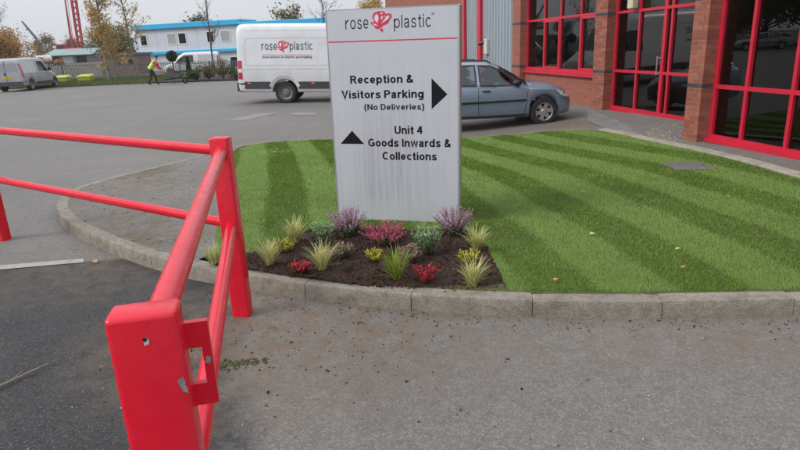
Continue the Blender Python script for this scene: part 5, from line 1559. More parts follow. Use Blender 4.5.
dirv = (B0 - A0).normalized(); sx_ = Vector((0, 1, 0)); sy_ = dirv.cross(sx_).normalized()
C4 = lambda t: [A0 + (B0 - A0) * t + sx_ * a * 0.36 + sy_ * b * 0.36 for a, b in ((-1, -1), (1, -1), (1, 1), (-1, 1))]
for k in range(4): bq.tube([C4(0)[k], C4(1)[k]], 0.12, 5)
for i in range(26):
    p0, p1 = C4(i / 26), C4((i + 1) / 26)
    for k in range(4): bq.tube([p0[k], p1[(k + 1) % 4]], 0.065, 4)
bq.build('lattice_boom', M['cranered'], cr)
q = MB()
for a, b in (((0.1, 0, 2.8), (1.6, 0.2, 26)), ((0.5, 0, 2.8), (1.9, -0.2, 26.5))): q.tube([a, b], 0.05, 4)
q.tube([(0.2, -0.4, 2.6), (0.6, 0, 12)], 0.10, 5); q.tube([(0.2, 0.4, 2.6), (0.6, 0, 12)], 0.10, 5)
q.build('pendant_ropes', M['cranered'], cr)
fc = thing('tower_crane', 'thin grey crane jib slanting above the far trees', 'crane', (-84.0, 150, 0), math.radians(0))
q = MB(); q.tube([(0.0, 0, 0), (-1.6, 0, 6.6)], 0.5, 6); q.build('mast', M['galv'], fc)
q = MB()
for o_ in (-0.25, 0.25): q.tube([(-1.3, o_, 6.4), (-4.0, o_, 11.0)], 0.10, 4)
q.tube([(-1.1, 0, 6.9), (-3.9, 0, 11.1)], 0.08, 4)
for i in range(12):
    t0, t1 = i / 12, (i + 1) / 12
    q.tube([(-1.3 - 2.7 * t0, -0.25, 6.4 + 4.6 * t0), (-1.1 - 2.8 * t1, 0, 6.9 + 4.2 * t1)], 0.05, 4); q.tube([(-1.3 - 2.7 * t0, 0.25, 6.4 + 4.6 * t0), (-1.1 - 2.8 * t1, 0, 6.9 + 4.2 * t1)], 0.05, 4)
q.build('jib', M['galv'], fc)
# white and orange site plant beyond the fence
M['orange'] = simple('orange_paint', (0.50, 0.20, 0.04), 0.6, var=0.1)
tk = thing('water_bowser', 'white tank bowser standing beyond the fence behind the silver van', 'tank', (-39.6, 70, 1.15), math.radians(60)); tk.scale = (0.5,) * 3
q = MB(); q.lathe([(0.001, -1.7), (0.7, -1.7), (0.85, -1.5), (0.85, 1.5), (0.7, 1.7), (0.001, 1.7)], 20, 'x', (0, 0, 1.55)); q.build('tank', M['flatwhite'], tk, 40)
q = MB(); q.box(-1.8, 1.8, -0.6, 0.6, 0.5, 0.7); q.build('chassis', M['bumper'], tk)
for x in (-1.0, 1.0):
    for y in (-0.65, 0.65):
        q = MB(); q.lathe([(0.2, -0.1), (0.4, -0.1), (0.4, 0.1), (0.2, 0.1)], 16, 'y', (x, y, 0.4), close=True); q.build('wheel', M['rubber'], tk)
dg_ = thing('site_dumper', 'small orange site dumper beyond the fence beside the white tank', 'dumper', (-38.4, 71, 1.15), math.radians(70)); dg_.scale = (0.38,) * 3
q = MB(); q.add([(-.5, -.6, 1.0), (.9, -.6, 1.1), (.9, .6, 1.1), (-.5, .6, 1.0), (-.8, -.8, 1.9), (1.3, -.8, 1.8), (1.3, .8, 1.8), (-.8, .8, 1.9)], [(0, 3, 2, 1), (0, 1, 5, 4), (1, 2, 6, 5), (2, 3, 7, 6), (3, 0, 4, 7)]); q.build('skip', M['orange'], dg_)
q = MB(); q.cbox(-1.7, -0.4, -0.5, 0.5, 0.6, 1.5, 0.1); q.build('engine_cover', M['orange'], dg_)
for x in (-1.2, 0.6):
    for y in (-0.7, 0.7):
        q = MB(); q.lathe([(0.2, -0.15), (0.48, -0.15), (0.48, 0.15), (0.2, 0.15)], 16, 'y', (x, y, 0.48), close=True); q.build('wheel', M['rubber'], dg_)

# ------------------------------------------------------------------ trees
def leaf_cloud(centers, radii, n, size, flatten=1.0, rng=RNG):
    centers = np.array(centers); radii = np.array(radii)
    idx = rng.integers(0, len(centers), n)
    d = rng.normal(0, 1, (n, 3)); d /= np.linalg.norm(d, axis=1)[:, None]
    rr = rng.random(n) ** 0.45
    P = centers[idx] + d * (rr * radii[idx])[:, None] * np.array([1, 1, flatten])
    a = rng.normal(0, 1, (n, 3)); a /= np.linalg.norm(a, axis=1)[:, None]
    b = np.cross(a, rng.normal(0, 1, (n, 3))); b /= np.linalg.norm(b, axis=1)[:, None] + 1e-9
    s = size * rng.uniform(0.6, 1.4, n)[:, None]
    V = np.empty((n, 4, 3))
    V[:, 0] = P - a * s; V[:, 1] = P - b * s * 0.55; V[:, 2] = P + a * s; V[:, 3] = P + b * s * 0.55
    return V.reshape(-1, 3), np.arange(n * 4).reshape(-1, 4)
def branchy(h, r0_, spread, n_limb, rd, start=0.25, up_=0.7, twigs=3, bend=0.06):
    """trunk + limbs + twigs; returns mesh builder and tip points"""
    mb = MB(); tips = []
    tr = []
    x = y = 0.0
    for i in range(9):
        t = i / 8
        tr.append((x, y, h * t)); x += rd.gauss(0, bend * h * 0.08); y += rd.gauss(0, bend * h * 0.08)
    mb.tube(tr, [r0_ * (1 - 0.88 * i / 8) + 0.004 for i in range(9)], 7)
    for k in range(n_limb):
        t = start + (0.97 - start) * (k + rd.random() * 0.6) / n_limb
        i = min(7, int(t * 8)); f = t * 8 - i
        p = Vector(tr[i]).lerp(Vector(tr[i + 1]), f)
        az_ = rd.uniform(0, 6.283); L = spread * (1.15 - 0.75 * t) * rd.uniform(0.7, 1.2)
        d = Vector((math.cos(az_), math.sin(az_), up_ * rd.uniform(0.6, 1.4))).normalized()
        pts = [p]
        for j in range(4):
            d = (d + Vector((rd.gauss(0, .14), rd.gauss(0, .14), rd.gauss(0.06, .1)))).normalized()
            pts.append(pts[-1] + d * L / 4)
        rb = r0_ * 0.38 * (1 - 0.6 * t)
        mb.tube(pts, [rb * (1 - 0.85 * j / 4) + 0.003 for j in range(5)], 5, caps=False)
        tips += [pts[2], pts[3], pts[4]]
        for _ in range(twigs):
            j = rd.randint(1, 3); q0 = pts[j]
            dd = (d + Vector((rd.gauss(0, .7), rd.gauss(0, .7), rd.gauss(0.1, .5)))).normalized()
            q1 = q0 + dd * L * 0.32; q2 = q1 + (dd + Vector((rd.gauss(0, .3), rd.gauss(0, .3), 0.1))).normalized() * L * 0.22
            mb.tube([q0, q1, q2], [rb * 0.45 + 0.002, rb * 0.28 + 0.002, 0.003], 4, caps=False)
            tips += [q1, q2]
    return mb, tips
M['bark'] = simple('tree_bark', (0.10, 0.085, 0.07), 0.9, var=0.35, scale=8, bump=0.6, bscale=20)
M['birchbark'] = simple('grey_birch_bark', (0.20, 0.185, 0.165), 0.85, var=0.4, scale=6, bump=0.4, bscale=20)
M['l_gold'] = leafy('golden_leaves', [(0.38, 0.22, 0.06), (0.50, 0.31, 0.09), (0.55, 0.38, 0.14), (0.34, 0.27, 0.11)])
M['l_orange'] = leafy('orange_leaves', [(0.32, 0.14, 0.03), (0.44, 0.21, 0.04), (0.50, 0.28, 0.06), (0.25, 0.19, 0.06)])
M['l_green'] = leafy('dull_green_leaves', [(0.03, 0.055, 0.018), (0.055, 0.085, 0.025), (0.09, 0.12, 0.04), (0.13, 0.11, 0.04)])
M['l_dark'] = leafy('dark_evergreen', [(0.012, 0.028, 0.012), (0.025, 0.05, 0.02), (0.045, 0.075, 0.03)])
M['l_brown'] = leafy('bronze_leaves', [(0.09, 0.06, 0.025), (0.15, 0.10, 0.035), (0.20, 0.15, 0.06), (0.08, 0.085, 0.03)])
def tree(name, label, loc, h, r_trunk, spread, n_limb, leaves, n_leaf, size, seed, cat='tree', group=None, start=0.25, up_=0.7, clump=0.35, bark='bark', twigs=3, zmin=0.0):
    rd = random.Random(seed)
    t = thing(name, label, cat, loc, rd.uniform(0, 6), group)
    mb, tips = branchy(h, r_trunk, spread, n_limb, rd, start, up_, twigs)
    mb.build('trunk', M[bark], t, 60, fix=False)
    if n_leaf:
        tips = [p for p in tips if p.z > zmin]
        V_, F_ = leaf_cloud([tuple(p) for p in tips], [clump * rd.uniform(0.5, 1.3) for _ in tips], n_leaf, size)
        np_mesh('crown', V_, F_, M[leaves], t)
    return t
GB = 'birch trees by the fence'
tree('birch_tree', 'tall golden birch tree before the fence, left of the cabins', (-21.5, 46.3, 0.1), 8.8, 0.15, 1.7, 26, 'l_gold', 3600, 0.075, 5, group=GB, start=0.22, up_=1.5, clump=0.45, bark='birchbark', twigs=4, zmin=1.6)
tree('birch_tree', 'thin half-bare birch tree right beside the golden birch', (-19.9, 47.4, 0.1), 8.0, 0.09, 1.9, 20, 'l_gold', 1500, 0.07, 6, group=GB, start=0.2, up_=1.3, clump=0.35, bark='birchbark', twigs=4, zmin=1.2)
tree('birch_tree', 'low golden bush of birch suckers under the tall golden birch', (-20.9, 46.0, 0.1), 3.9, 0.07, 1.3, 22, 'l_gold', 2600, 0.065, 8, group=GB, start=0.15, up_=1.0, clump=0.35, bark='birchbark', twigs=4, zmin=0.8)
tree('bare_sapling', 'tall bare sapling standing before the site cabins', (-13.9, 47.5, 0.0), 8.5, 0.075, 1.9, 16, 'l_brown', 160, 0.06, 9, start=0.25, up_=1.4, clump=0.3, twigs=4)
tree('bare_sapling', 'thin bare tree rising behind the delivery van', (-4.9, 45.5, 0.0), 7.5, 0.07, 2.0, 18, 'l_brown', 120, 0.06, 10, start=0.3, up_=1.2, clump=0.3, twigs=4)
tree('bare_sapling', 'wispy bare tree at the left edge above the orange bush', (-35.5, 56, 0.0), 7.4, 0.06, 2.6, 16, 'l_brown', 300, 0.06, 12, start=0.3, up_=0.9, clump=0.35, twigs=5)
tree('autumn_bush', 'big orange autumn bush behind the silver panel van', (-38.2, 60, 0.0), 3.6, 0.16, 3.6, 34, 'l_orange', 9000, 0.09, 13, cat='bush', start=0.1, up_=0.55, clump=0.75, twigs=4)
tree('autumn_tree', 'russet autumn tree top showing above the sign', (-1.9, 66, 0.0), 5.6, 0.2, 3.0, 26, 'l_gold', 6000, 0.10, 14, start=0.3, up_=0.8, clump=0.7)
GF = 'trees on the skyline'
for i, (lab, x, y, h, sp, lf, sd_) in enumerate([
        ('dull green tree on the skyline under the thin grey crane jib', -78, 140, 6.6, 4.0, 'l_brown', 21), ('dull green tree just left of the grey crane jib on the skyline', -86, 138, 5.2, 4.5, 'l_green', 22),
        ('dark green tree between the red crane and the birches', -51.5, 112, 5.6, 4.0, 'l_green', 23), ('dark green tree behind the birches left of the cabins', -40.0, 90, 5.0, 3.5, 'l_green', 24),
        ('green tree top above the middle of the cyan cabin roof', -26.6, 86, 6.3, 3.4, 'l_green', 25), ('brown green tree top above the delivery van roof', -13.3, 80, 6.1, 3.2, 'l_brown', 26),
        ('brown skyline tree behind the pale green shed roof', -66, 130, 4.6, 4.5, 'l_brown', 27), ('low skyline tree right of the pale green shed', -60, 135, 5.0, 4.5, 'l_green', 28), ('green tree top above the right part of the cabin roof', -20.5, 84, 5.6, 2.6, 'l_green', 29)]):
    tree('skyline_tree', lab, (x, y, -0.3), h, 0.22, sp, 22, lf, 3600, 0.15, sd_, group=GF, start=0.15, up_=0.6, clump=1.0)
# tree belt left of the frame (it is what the office windows mirror)
bel = tree('belt_tree', 'leafy autumn tree in the belt along the left side of the yard', (-47, 44, 0), 9.5, 0.3, 5.0, 36, 'l_brown', 9000, 0.19, 41, group='tree belt left of the yard', start=0.10, up_=0.6, clump=1.3)
bel2 = tree('belt_tree', 'leafy autumn tree in the belt along the left side of the yard', (-46, 37, 0), 8.5, 0.3, 4.8, 36, 'l_green', 9000, 0.19, 42, group='tree belt left of the yard', start=0.08, up_=0.55, clump=1.3)
for i, (x, y) in enumerate([(-50, 51), (-54, 58), (-45, 30), (-45, 23), (-44, 16), (-43, 9), (-49, 33), (-60, 66), (-48, 20), (-42, 1)]):
    o = copy_tree((bel, bel2)[i % 2]); o.location = (x, y, 0); o.rotation_euler = (0, 0, i * 1.3)

# planting along the far bed
def shrub(name, label, loc, w, h, leaves, n, size, seed, group=None, flat_=1.0):
    rd = random.Random(seed)
    t = thing(name, label, 'shrub', loc, 0, group)
    mb = MB(); tips = []
    for k in range(14):
        a = rd.uniform(0, 6.28); rr = w * rd.uniform(0.2, 0.9); hh_ = h * rd.uniform(0.5, 1.0)
        p = [(0, 0, 0), (rr * .4 * math.cos(a), rr * .4 * math.sin(a), hh_ * .55), (rr * math.cos(a), rr * math.sin(a), hh_)]
        mb.tube(p, [0.015, 0.01, 0.004], 4); tips += [p[1], p[2]]
    mb.build('stems', M['bark'], t, fix=False)
    V_, F_ = leaf_cloud(tips, [0.28 * min(w, h) + 0.05] * len(tips), n, size, flat_)
    np_mesh('foliage', V_, F_, M[leaves], t)
    return t
GS = 'shrubs in the far planting bed'
for i, (lab, x, y, w, h, lf) in enumerate([
        ('green shrub just right of the wheelbarrow in the far bed', -13.2, 40.6, 0.6, 0.7, 'l_green'), ('bronze shrub next to the small conifer in the far bed', -12.4, 41.0, 0.8, 0.9, 'l_brown'), ('pale brown shrub in the middle of the far bed', -11.4, 40.8, 0.8, 1.2, 'l_brown'),
        ('yellow green shrub in the far bed near the van tail', -10.4, 40.2, 0.8, 0.8, 'l_green'), ('tall bronze shrub in the far bed behind the van tail', -9.5, 40.6, 0.9, 1.35, 'l_brown'), ('bronze shrub in the far bed hidden beside the van', -8.3, 39.8, 0.9, 1.1, 'l_brown'),
        ('low green shrub at the road edge before the van tail', -9.9, 39.3, 0.5, 0.45, 'l_green')]):
    shrub('bed_shrub', lab, (x, y, 0.05), w, h, lf, 1100, 0.05, 60 + i, GS)
tp = thing('topiary_tree', 'clipped ball topiary tree above the wheelbarrow', 'tree', (-15.75, 44.0, 0.1))
q = MB(); q.tube([(0, 0, 0), (0.02, 0, 0.7), (0, 0, 1.4)], [0.035, 0.03, 0.025], 7); q.build('trunk', M['bark'], tp)
V_, F_ = leaf_cloud([(0, 0, 1.55)], [0.40], 2600, 0.045); np_mesh('crown', V_, F_, M['l_dark'], tp)
cf = thing('small_conifer', 'small dark upright conifer in the far planting bed', 'tree', (-14.2, 42.6, 0.05))
q = MB(); q.tube([(0, 0, 0), (0, 0, 1.4)], [0.03, 0.01], 6); q.build('trunk', M['bark'], cf)
V_, F_ = leaf_cloud([(0, 0, 0.15 + 0.11 * k) for k in range(13)], [0.26 * (1 - 0.055 * k) for k in range(13)], 2400, 0.045); np_mesh('crown', V_, F_, M['l_dark'], cf)

# ------------------------------------------------------------------ gardener with wheelbarrow
M['skin'] = simple('skin', (0.48, 0.28, 0.20), 0.55)
M['redsleeve'] = simple('red_sleeve', (0.50, 0.03, 0.035), 0.8, var=0.1)
M['navy'] = simple('dark_work_trousers', (0.02, 0.022, 0.032), 0.85, var=0.2)
M['hivis'] = simple('hi_vis_yellow', (0.62, 0.75, 0.05), 0.7, var=0.08)
M['hair'] = simple('dark_hair', (0.018, 0.013, 0.011), 0.8)
M['boot'] = simple('work_boots', (0.03, 0.02, 0.015), 0.7)
def person(label, loc, rz):
    pr = thing('person', label, 'person', loc, rz)
    J = {'pel': (0, 0, 0.93), 'abd': (0.08, 0, 1.07), 'che': (0.24, 0, 1.27), 'shc': (0.33, 0, 1.38), 'nek': (0.40, 0, 1.46), 'hd1': (0.46, 0, 1.55), 'hd2': (0.50, 0, 1.66),
         'sl': (0.32, 0.18, 1.35), 'el': (0.42, 0.24, 1.09), 'wl': (0.62, 0.22, 0.90), 'hl': (0.69, 0.22, 0.84), 'sr': (0.32, -0.18, 1.35), 'er': (0.44, -0.24, 1.09), 'wr': (0.64, -0.22, 0.90), 'hr': (0.71, -0.22, 0.84),
         'pl': (0.0, 0.10, 0.89), 'kl': (0.20, 0.11, 0.50), 'al': (0.22, 0.11, 0.10), 'tl': (0.40, 0.12, 0.045), 'prr': (0.0, -0.10, 0.89), 'kr': (0.02, -0.11, 0.49), 'ar': (-0.22, -0.11, 0.10), 'tr': (-0.06, -0.12, 0.045)}
    Rr = {'pel': (.15, .15), 'abd': (.14, .13), 'che': (.165, .14), 'shc': (.13, .11), 'nek': (.058, .058), 'hd1': (.088, .088), 'hd2': (.082, .085), 'sl': (.07, .07), 'el': (.05, .05), 'wl': (.036, .036), 'hl': (.034, .034), 'sr': (.07, .07), 'er': (.05, .05), 'wr': (.036, .036), 'hr': (.034, .034),
          'pl': (.105, .105), 'kl': (.075, .075), 'al': (.055, .055), 'tl': (.045, .045), 'prr': (.105, .105), 'kr': (.075, .075), 'ar': (.055, .055), 'tr': (.045, .045)}
    E_ = [('pel', 'abd'), ('abd', 'che'), ('che', 'shc'), ('shc', 'nek'), ('nek', 'hd1'), ('hd1', 'hd2'), ('che', 'sl'), ('sl', 'el'), ('el', 'wl'), ('wl', 'hl'), ('che', 'sr'), ('sr', 'er'), ('er', 'wr'), ('wr', 'hr'), ('pel', 'pl'), ('pl', 'kl'), ('kl', 'al'), ('al', 'tl'), ('pel', 'prr'), ('prr', 'kr'), ('kr', 'ar'), ('ar', 'tr')]
    # five fingers per hand, closed round the barrow handle
    for s, h_ in ((1, 'hl'), (-1, 'hr')):
        hx, hy, hz_ = J[h_]
        for k in range(4):
            a, b = f'f{h_}{k}a', f'f{h_}{k}b'
            J[a] = (hx + 0.035, hy + (k - 1.5) * 0.018, hz_ - 0.03); J[b] = (hx + 0.02 , hy + (k - 1.5) * 0.018, hz_ - 0.065); Rr[a] = (.009, .009); Rr[b] = (.008, .008); E_ += [(h_, a), (a, b)]
        a, b = f't{h_}a', f't{h_}b'
        J[a] = (hx - 0.005, hy - s * 0.035, hz_ - 0.02); J[b] = (hx + 0.015, hy - s * 0.04, hz_ - 0.05); Rr[a] = (.010, .010); Rr[b] = (.009, .009); E_ += [(h_, a), (a, b)]
    names = list(J)
    me = bpy.data.meshes.new('body'); me.from_pydata([J[n] for n in names], [(names.index(a), names.index(b)) for a, b in E_], [])
    o = bpy.data.objects.new('body', me); COL.objects.link(o)
    o.modifiers.new('skin', 'SKIN')
    o.modifiers.new('sub', 'SUBSURF').levels = 2
    sv = me.skin_vertices[0].data
    for i, n in enumerate(names):
        sv[i].radius = Rr[n]; sv[i].use_root = (n == 'pel')
    dg = bpy.context.evaluated_depsgraph_get(); dg.update()
    bme = bpy.data.meshes.new_from_object(o.evaluated_get(dg))
    bpy.data.objects.remove(o)
    for m_ in ('skin', 'redsleeve', 'navy', 'boot'): bme.materials.append(M[m_])
    seg = {'skin': ['hl', 'hr', 'hd1', 'hd2', 'nek'] + [n for n in names if n[0] in 'ft' and n[1] == 'h'], 'redsleeve': ['che', 'shc', 'sl', 'sr', 'el', 'er', 'wl', 'wr', 'abd'], 'navy': ['pel', 'pl', 'kl', 'prr', 'kr', 'al', 'ar'], 'boot': ['tl', 'tr']}
    own = {n: i for i, k in enumerate(('skin', 'redsleeve', 'navy', 'boot')) for n in seg[k]}
    for p in bme.polygons:
        c = p.center; nn = min(names, key=lambda n: (J[n][0] - c[0]) ** 2 + (J[n][1] - c[1]) ** 2 + (J[n][2] - c[2]) ** 2)
        p.material_index = 3 if c[2] < 0.09 else own[nn]; p.use_smooth = True
    bo = bpy.data.objects.new('body', bme); COL.objects.link(bo); bo.parent = pr
    # vest over the chest
    q = MB(); n = 18
    ax = [((-0.02, 0, 0.96), .185, .165), ((0.06, 0, 1.06), .185, .16), ((0.16, 0, 1.18), .20, .16), ((0.25, 0, 1.30), .215, .15), ((0.32, 0, 1.385), .19, .115), ((0.355, 0, 1.425), .10, .085)]
    tl_ = Vector((0.62, 0, 0.78)).normalized(); side = Vector((0, 1, 0)); nrm = tl_.cross(side)
    for c, a, b in ax:
        for k in range(n):
            t = 2 * math.pi * k / n; q.v.append(Vector(c) + side * a * math.cos(t) + nrm * b * math.sin(t))
    q.v = [tuple(x) for x in q.v]
    for i in range(len(ax) - 1):
        for k in range(n): q.f.append((i * n + k, i * n + (k + 1) % n, i * n + n + (k + 1) % n, i * n + n + k)); q.mi.append(0)
    vst = q.build('hi_vis_vest', M['hivis'], pr, 60)
    q = MB()
    for i in (2,):
        c, a, b = ax[i]
        for dz in (-0.022, 0.022):
            for k in range(n):
                t = 2 * math.pi * k / n; p = Vector(c) + tl_ * dz + side * (a + .006) * math.cos(t) + nrm * (b + .006) * math.sin(t); q.v.append(tuple(p))
        for k in range(n): q.f.append((k, (k + 1) % n, n + (k + 1) % n, n + k)); q.mi.append(0)
    q.build('reflective_band', M['signtrim'], vst, 60)
    # hair cap, ears, nose
    q = MB()
    for i in range(6):
        th = (i / 5) * 1.75
        for k in range(14):
            t = 2 * math.pi * k / 14
            q.v.append((0.475 + 0.104 * math.sin(th) * math.cos(t) - 0.012, 0.096 * math.sin(th) * math.sin(t), 1.625 + 0.112 * math.cos(th) + (0.05 * max(0, math.cos(t)) if i > 3 else 0)))
    for i in range(5):
        for k in range(14): q.f.append((i * 14 + k, i * 14 + (k + 1) % 14, i * 14 + 14 + (k + 1) % 14, i * 14 + 14 + k)); q.mi.append(0)
    q.build('hair', M['hair'], pr, 80)
    return pr
person('person in hi-vis yellow vest and red sleeves bending over a wheelbarrow', (-14.95, 37.8, 0.0), math.radians(4))
wb = thing('wheelbarrow', 'grey metal wheelbarrow pushed by the person in the yellow vest', 'wheelbarrow', (-14.95, 37.8, 0.0), math.radians(4))
M['tray'] = simple('grey_barrow_tray', (0.18, 0.19, 0.19), 0.5, metal=0.4, var=0.2)
q = MB(); q.add([(1.05, -.22, .42), (1.65, -.20, .40), (1.65, .20, .40), (1.05, .22, .42), (0.85, -.34, .74), (1.95, -.30, .66), (1.95, .30, .66), (0.85, .34, .74)], [(0, 3, 2, 1), (0, 1, 5, 4), (1, 2, 6, 5), (2, 3, 7, 6), (3, 0, 4, 7)]); q.build('tray', M['tray'], wb)
for s_ in (-1, 1):
    q = MB(); q.tube([(0.62, s_ * .23, .80), (0.95, s_ * .24, .60), (1.5, s_ * .16, .38), (2.0, s_ * .06, .22)], 0.017, 6); q.build('handle', M['galv'], wb, 60)
    q = MB(); q.tube([(1.10, s_ * .22, .5), (1.05, s_ * .24, .0), (1.25, s_ * .24, .0), (1.35, s_ * .2, .42)], 0.014, 6); q.build('leg', M['galv'], wb, 60)
q = MB(); q.lathe([(0.08, -.04), (0.19, -.045), (0.20, 0), (0.19, .045), (0.08, .04)], 20, 'y', (2.0, 0, .20), close=True); q.build('wheel', M['rubber'], wb, 40)
V_, F_ = leaf_cloud([(1.3, 0, .72), (1.55, 0.05, .68)], [0.25, 0.22], 500, 0.05, 0.4); np_mesh('clippings', V_, F_, M['l_brown'], wb)['kind'] = 'stuff'
# ------------------------------------------------------------------ plants in the near flower bed
def blades(n, rng, length, width, spread, arch, base_r=0.02, segs=4, zbase=0.0, tip_drop=1.0):
    """arching strap leaves from one crown; one island per blade"""
    V, F_ = [], []
    for _ in range(n):
        az_ = rng.uniform(0, 6.283); L = length * rng.uniform(0.55, 1.1); el = rng.uniform(*spread); w = width * rng.uniform(0.7, 1.2)
        r_ = base_r * math.sqrt(rng.random()); a0 = rng.uniform(0, 6.283)
        p = np.array([r_ * math.cos(a0), r_ * math.sin(a0), zbase])
        d = np.array([math.cos(az_) * math.cos(el), math.sin(az_) * math.cos(el), math.sin(el)])
        side = np.array([-math.sin(az_), math.cos(az_), 0.0])
        b = len(V)
        for k in range(segs + 1):
            ww = w * (1 - (k / segs) ** 1.6) + 0.0004
            V.append(p - side * ww); V.append(p + side * ww)
            p = p + d * L / segs
            d = d + np.array([math.cos(az_) * arch * .35, math.sin(az_) * arch * .35, -arch * tip_drop * (k + 1) / segs]); d /= np.linalg.norm(d)
        for k in range(segs): F_.append((b + 2 * k, b + 2 * k + 1, b + 2 * k + 3, b + 2 * k + 2))
    return np.array(V), np.array(F_)
M['p_carex'] = leafy('cream_sedge', [(0.60, 0.56, 0.24), (0.72, 0.69, 0.38), (0.52, 0.51, 0.18), (0.40, 0.45, 0.12)], 0.5, 0.3)
M['p_lime'] = leafy('lime_sedge', [(0.20, 0.30, 0.035), (0.30, 0.38, 0.05), (0.40, 0.42, 0.09), (0.15, 0.24, 0.03)], 0.5, 0.3)
M['p_yellow'] = leafy('golden_foliage', [(0.42, 0.40, 0.03), (0.55, 0.50, 0.04), (0.34, 0.38, 0.04)], 0.5, 0.25)
M['p_red'] = leafy('scarlet_foliage', [(0.42, 0.02, 0.035), (0.55, 0.035, 0.05), (0.30, 0.015, 0.02), (0.45, 0.06, 0.09)], 0.5, 0.2)
M['p_pink'] = leafy('pink_heather_bells', [(0.56, 0.08, 0.17), (0.66, 0.15, 0.25), (0.48, 0.06, 0.12), (0.70, 0.26, 0.32)], 0.6, 0.2)
M['p_purple'] = leafy('lilac_heather_bells', [(0.48, 0.28, 0.40), (0.58, 0.38, 0.49), (0.40, 0.24, 0.33), (0.62, 0.48, 0.54)], 0.6, 0.2)
M['p_green'] = leafy('grey_green_sprigs', [(0.18, 0.33, 0.13), (0.24, 0.41, 0.18), (0.32, 0.48, 0.24)], 0.55, 0.2)
M['p_heath'] = leafy('heather_greens', [(0.06, 0.085, 0.04), (0.10, 0.13, 0.06), (0.15, 0.15, 0.09)], 0.6, 0.2)
M['p_sage'] = leafy('sage_grey', [(0.14, 0.19, 0.14), (0.20, 0.25, 0.19), (0.10, 0.15, 0.11)], 0.6, 0.2)
M['p_peach'] = leafy('peach_tips', [(0.42, 0.22, 0.16), (0.50, 0.30, 0.20), (0.36, 0.18, 0.12)], 0.6, 0.2)
M['stem'] = simple('woody_stem', (0.10, 0.07, 0.045), 0.85)
def place(name, label, cat, x, y, group=None): return thing(name, label, cat, (x, y, zb(x, y) + 0.004), 0, group)
def tuft(label, x, y, n, L, mat, seed, spread=(0.95, 1.52), arch=0.24):
    r_ = random.Random(seed)
    t = place('sedge_tuft', label, 'ornamental grass', x, y, 'sedge tufts in the flower bed')
    V_, F_ = blades(n, r_, L, 0.0038, spread, arch, 0.028, 5); np_mesh('blades', V_, F_, M[mat], t)
    V_, F_ = blades(26, r_, L * 0.55, 0.0034, (0.5, 1.2), 0.4, 0.03, 4); np_mesh('base_blades', V_, F_, M['p_lime'], t)
tuft('pale yellow sedge tuft half hidden behind the red corner post', -1.47, 4.36, 110, 0.19, 'p_carex', 1)
tuft('cream sedge tuft nearest the red post at the left of the bed', -1.01, 4.26, 150, 0.22, 'p_carex', 2)
tuft('tall cream sedge tuft at the back left of the bed', -0.90, 4.80, 150, 0.25, 'p_carex', 3)
tuft('cream sedge tuft beside the small scarlet plant, left of centre', -0.59, 4.10, 140, 0.24, 'p_carex', 4)
tuft('upright lime green sedge tuft at the front centre of the bed', -0.04, 3.91, 150, 0.25, 'p_lime', 5, (1.0, 1.5), 0.22)
tuft('cream sedge tuft at the right edge beside the lilac heather', 0.60, 4.43, 150, 0.22, 'p_carex', 6)
tuft('cream sedge tuft at the front right corner of the bed', 0.48, 3.76, 160, 0.23, 'p_carex', 7)
def heather(label, x, y, w, h, flower, seed, n=110):
    r_ = random.Random(seed)
    t = place('heather', label, 'heather', x, y, 'heathers in the flower bed')
    st_, VF, FF, VG, FG = MB(), [], [], [], []
    rng = np.random.default_rng(seed)
    cf, rf, cg, rg = [], [], [], []
    for k in range(n):
        a = r_.uniform(0, 6.283); q = math.sqrt(r_.random()); L = h * r_.uniform(0.75, 1.08) * (1 - 0.28 * q * q)
        base = (0.25 * w * q * math.cos(a), 0.25 * w * q * math.sin(a), 0)
        tip = (w * q * math.cos(a) + r_.gauss(0, .012), w * q * math.sin(a) + r_.gauss(0, .012), L)
        mid = tuple((base[i] * .45 + tip[i] * .55) for i in range(2)) + (L * 0.6,)
        st_.tube([base, mid, tip], [0.0028, 0.002, 0.001], 3, caps=False)
        for j in range(7):
            s = 0.45 + 0.55 * j / 6; f = (s - .6) / .4
            p = tuple(mid[i] + (tip[i] - mid[i]) * f for i in range(3)) if s > .6 else tuple(base[i] + (mid[i] - base[i]) * s / .6 for i in range(3))
            cf.append(p); rf.append(0.011)
        for j in range(5):
            s = 0.05 + 0.5 * j / 5; p = tuple(base[i] + (mid[i] - base[i]) * s / .6 for i in range(3)); cg.append(p); rg.append(0.016)
    st_.build('stems', M['stem'], t, fix=False)
    V_, F_ = leaf_cloud(cf, rf, len(cf) * 5, 0.0062, 1.0, rng); np_mesh('flowers', V_, F_, M[flower], t)
    V_, F_ = leaf_cloud(cg, rg, len(cg) * 5, 0.009, 1.0, rng); np_mesh('foliage', V_, F_, M['p_heath'], t)
heather('large lilac heather at the left foot of the sign', -0.46, 4.98, 0.185, 0.25, 'p_purple', 11, 85)
heather('large lilac heather at the right foot of the sign', 0.47, 4.90, 0.185, 0.25, 'p_purple', 12, 85)
heather('wide crimson pink heather in the middle of the bed below the sign', -0.12, 4.73, 0.22, 0.18, 'p_pink', 13, 80)
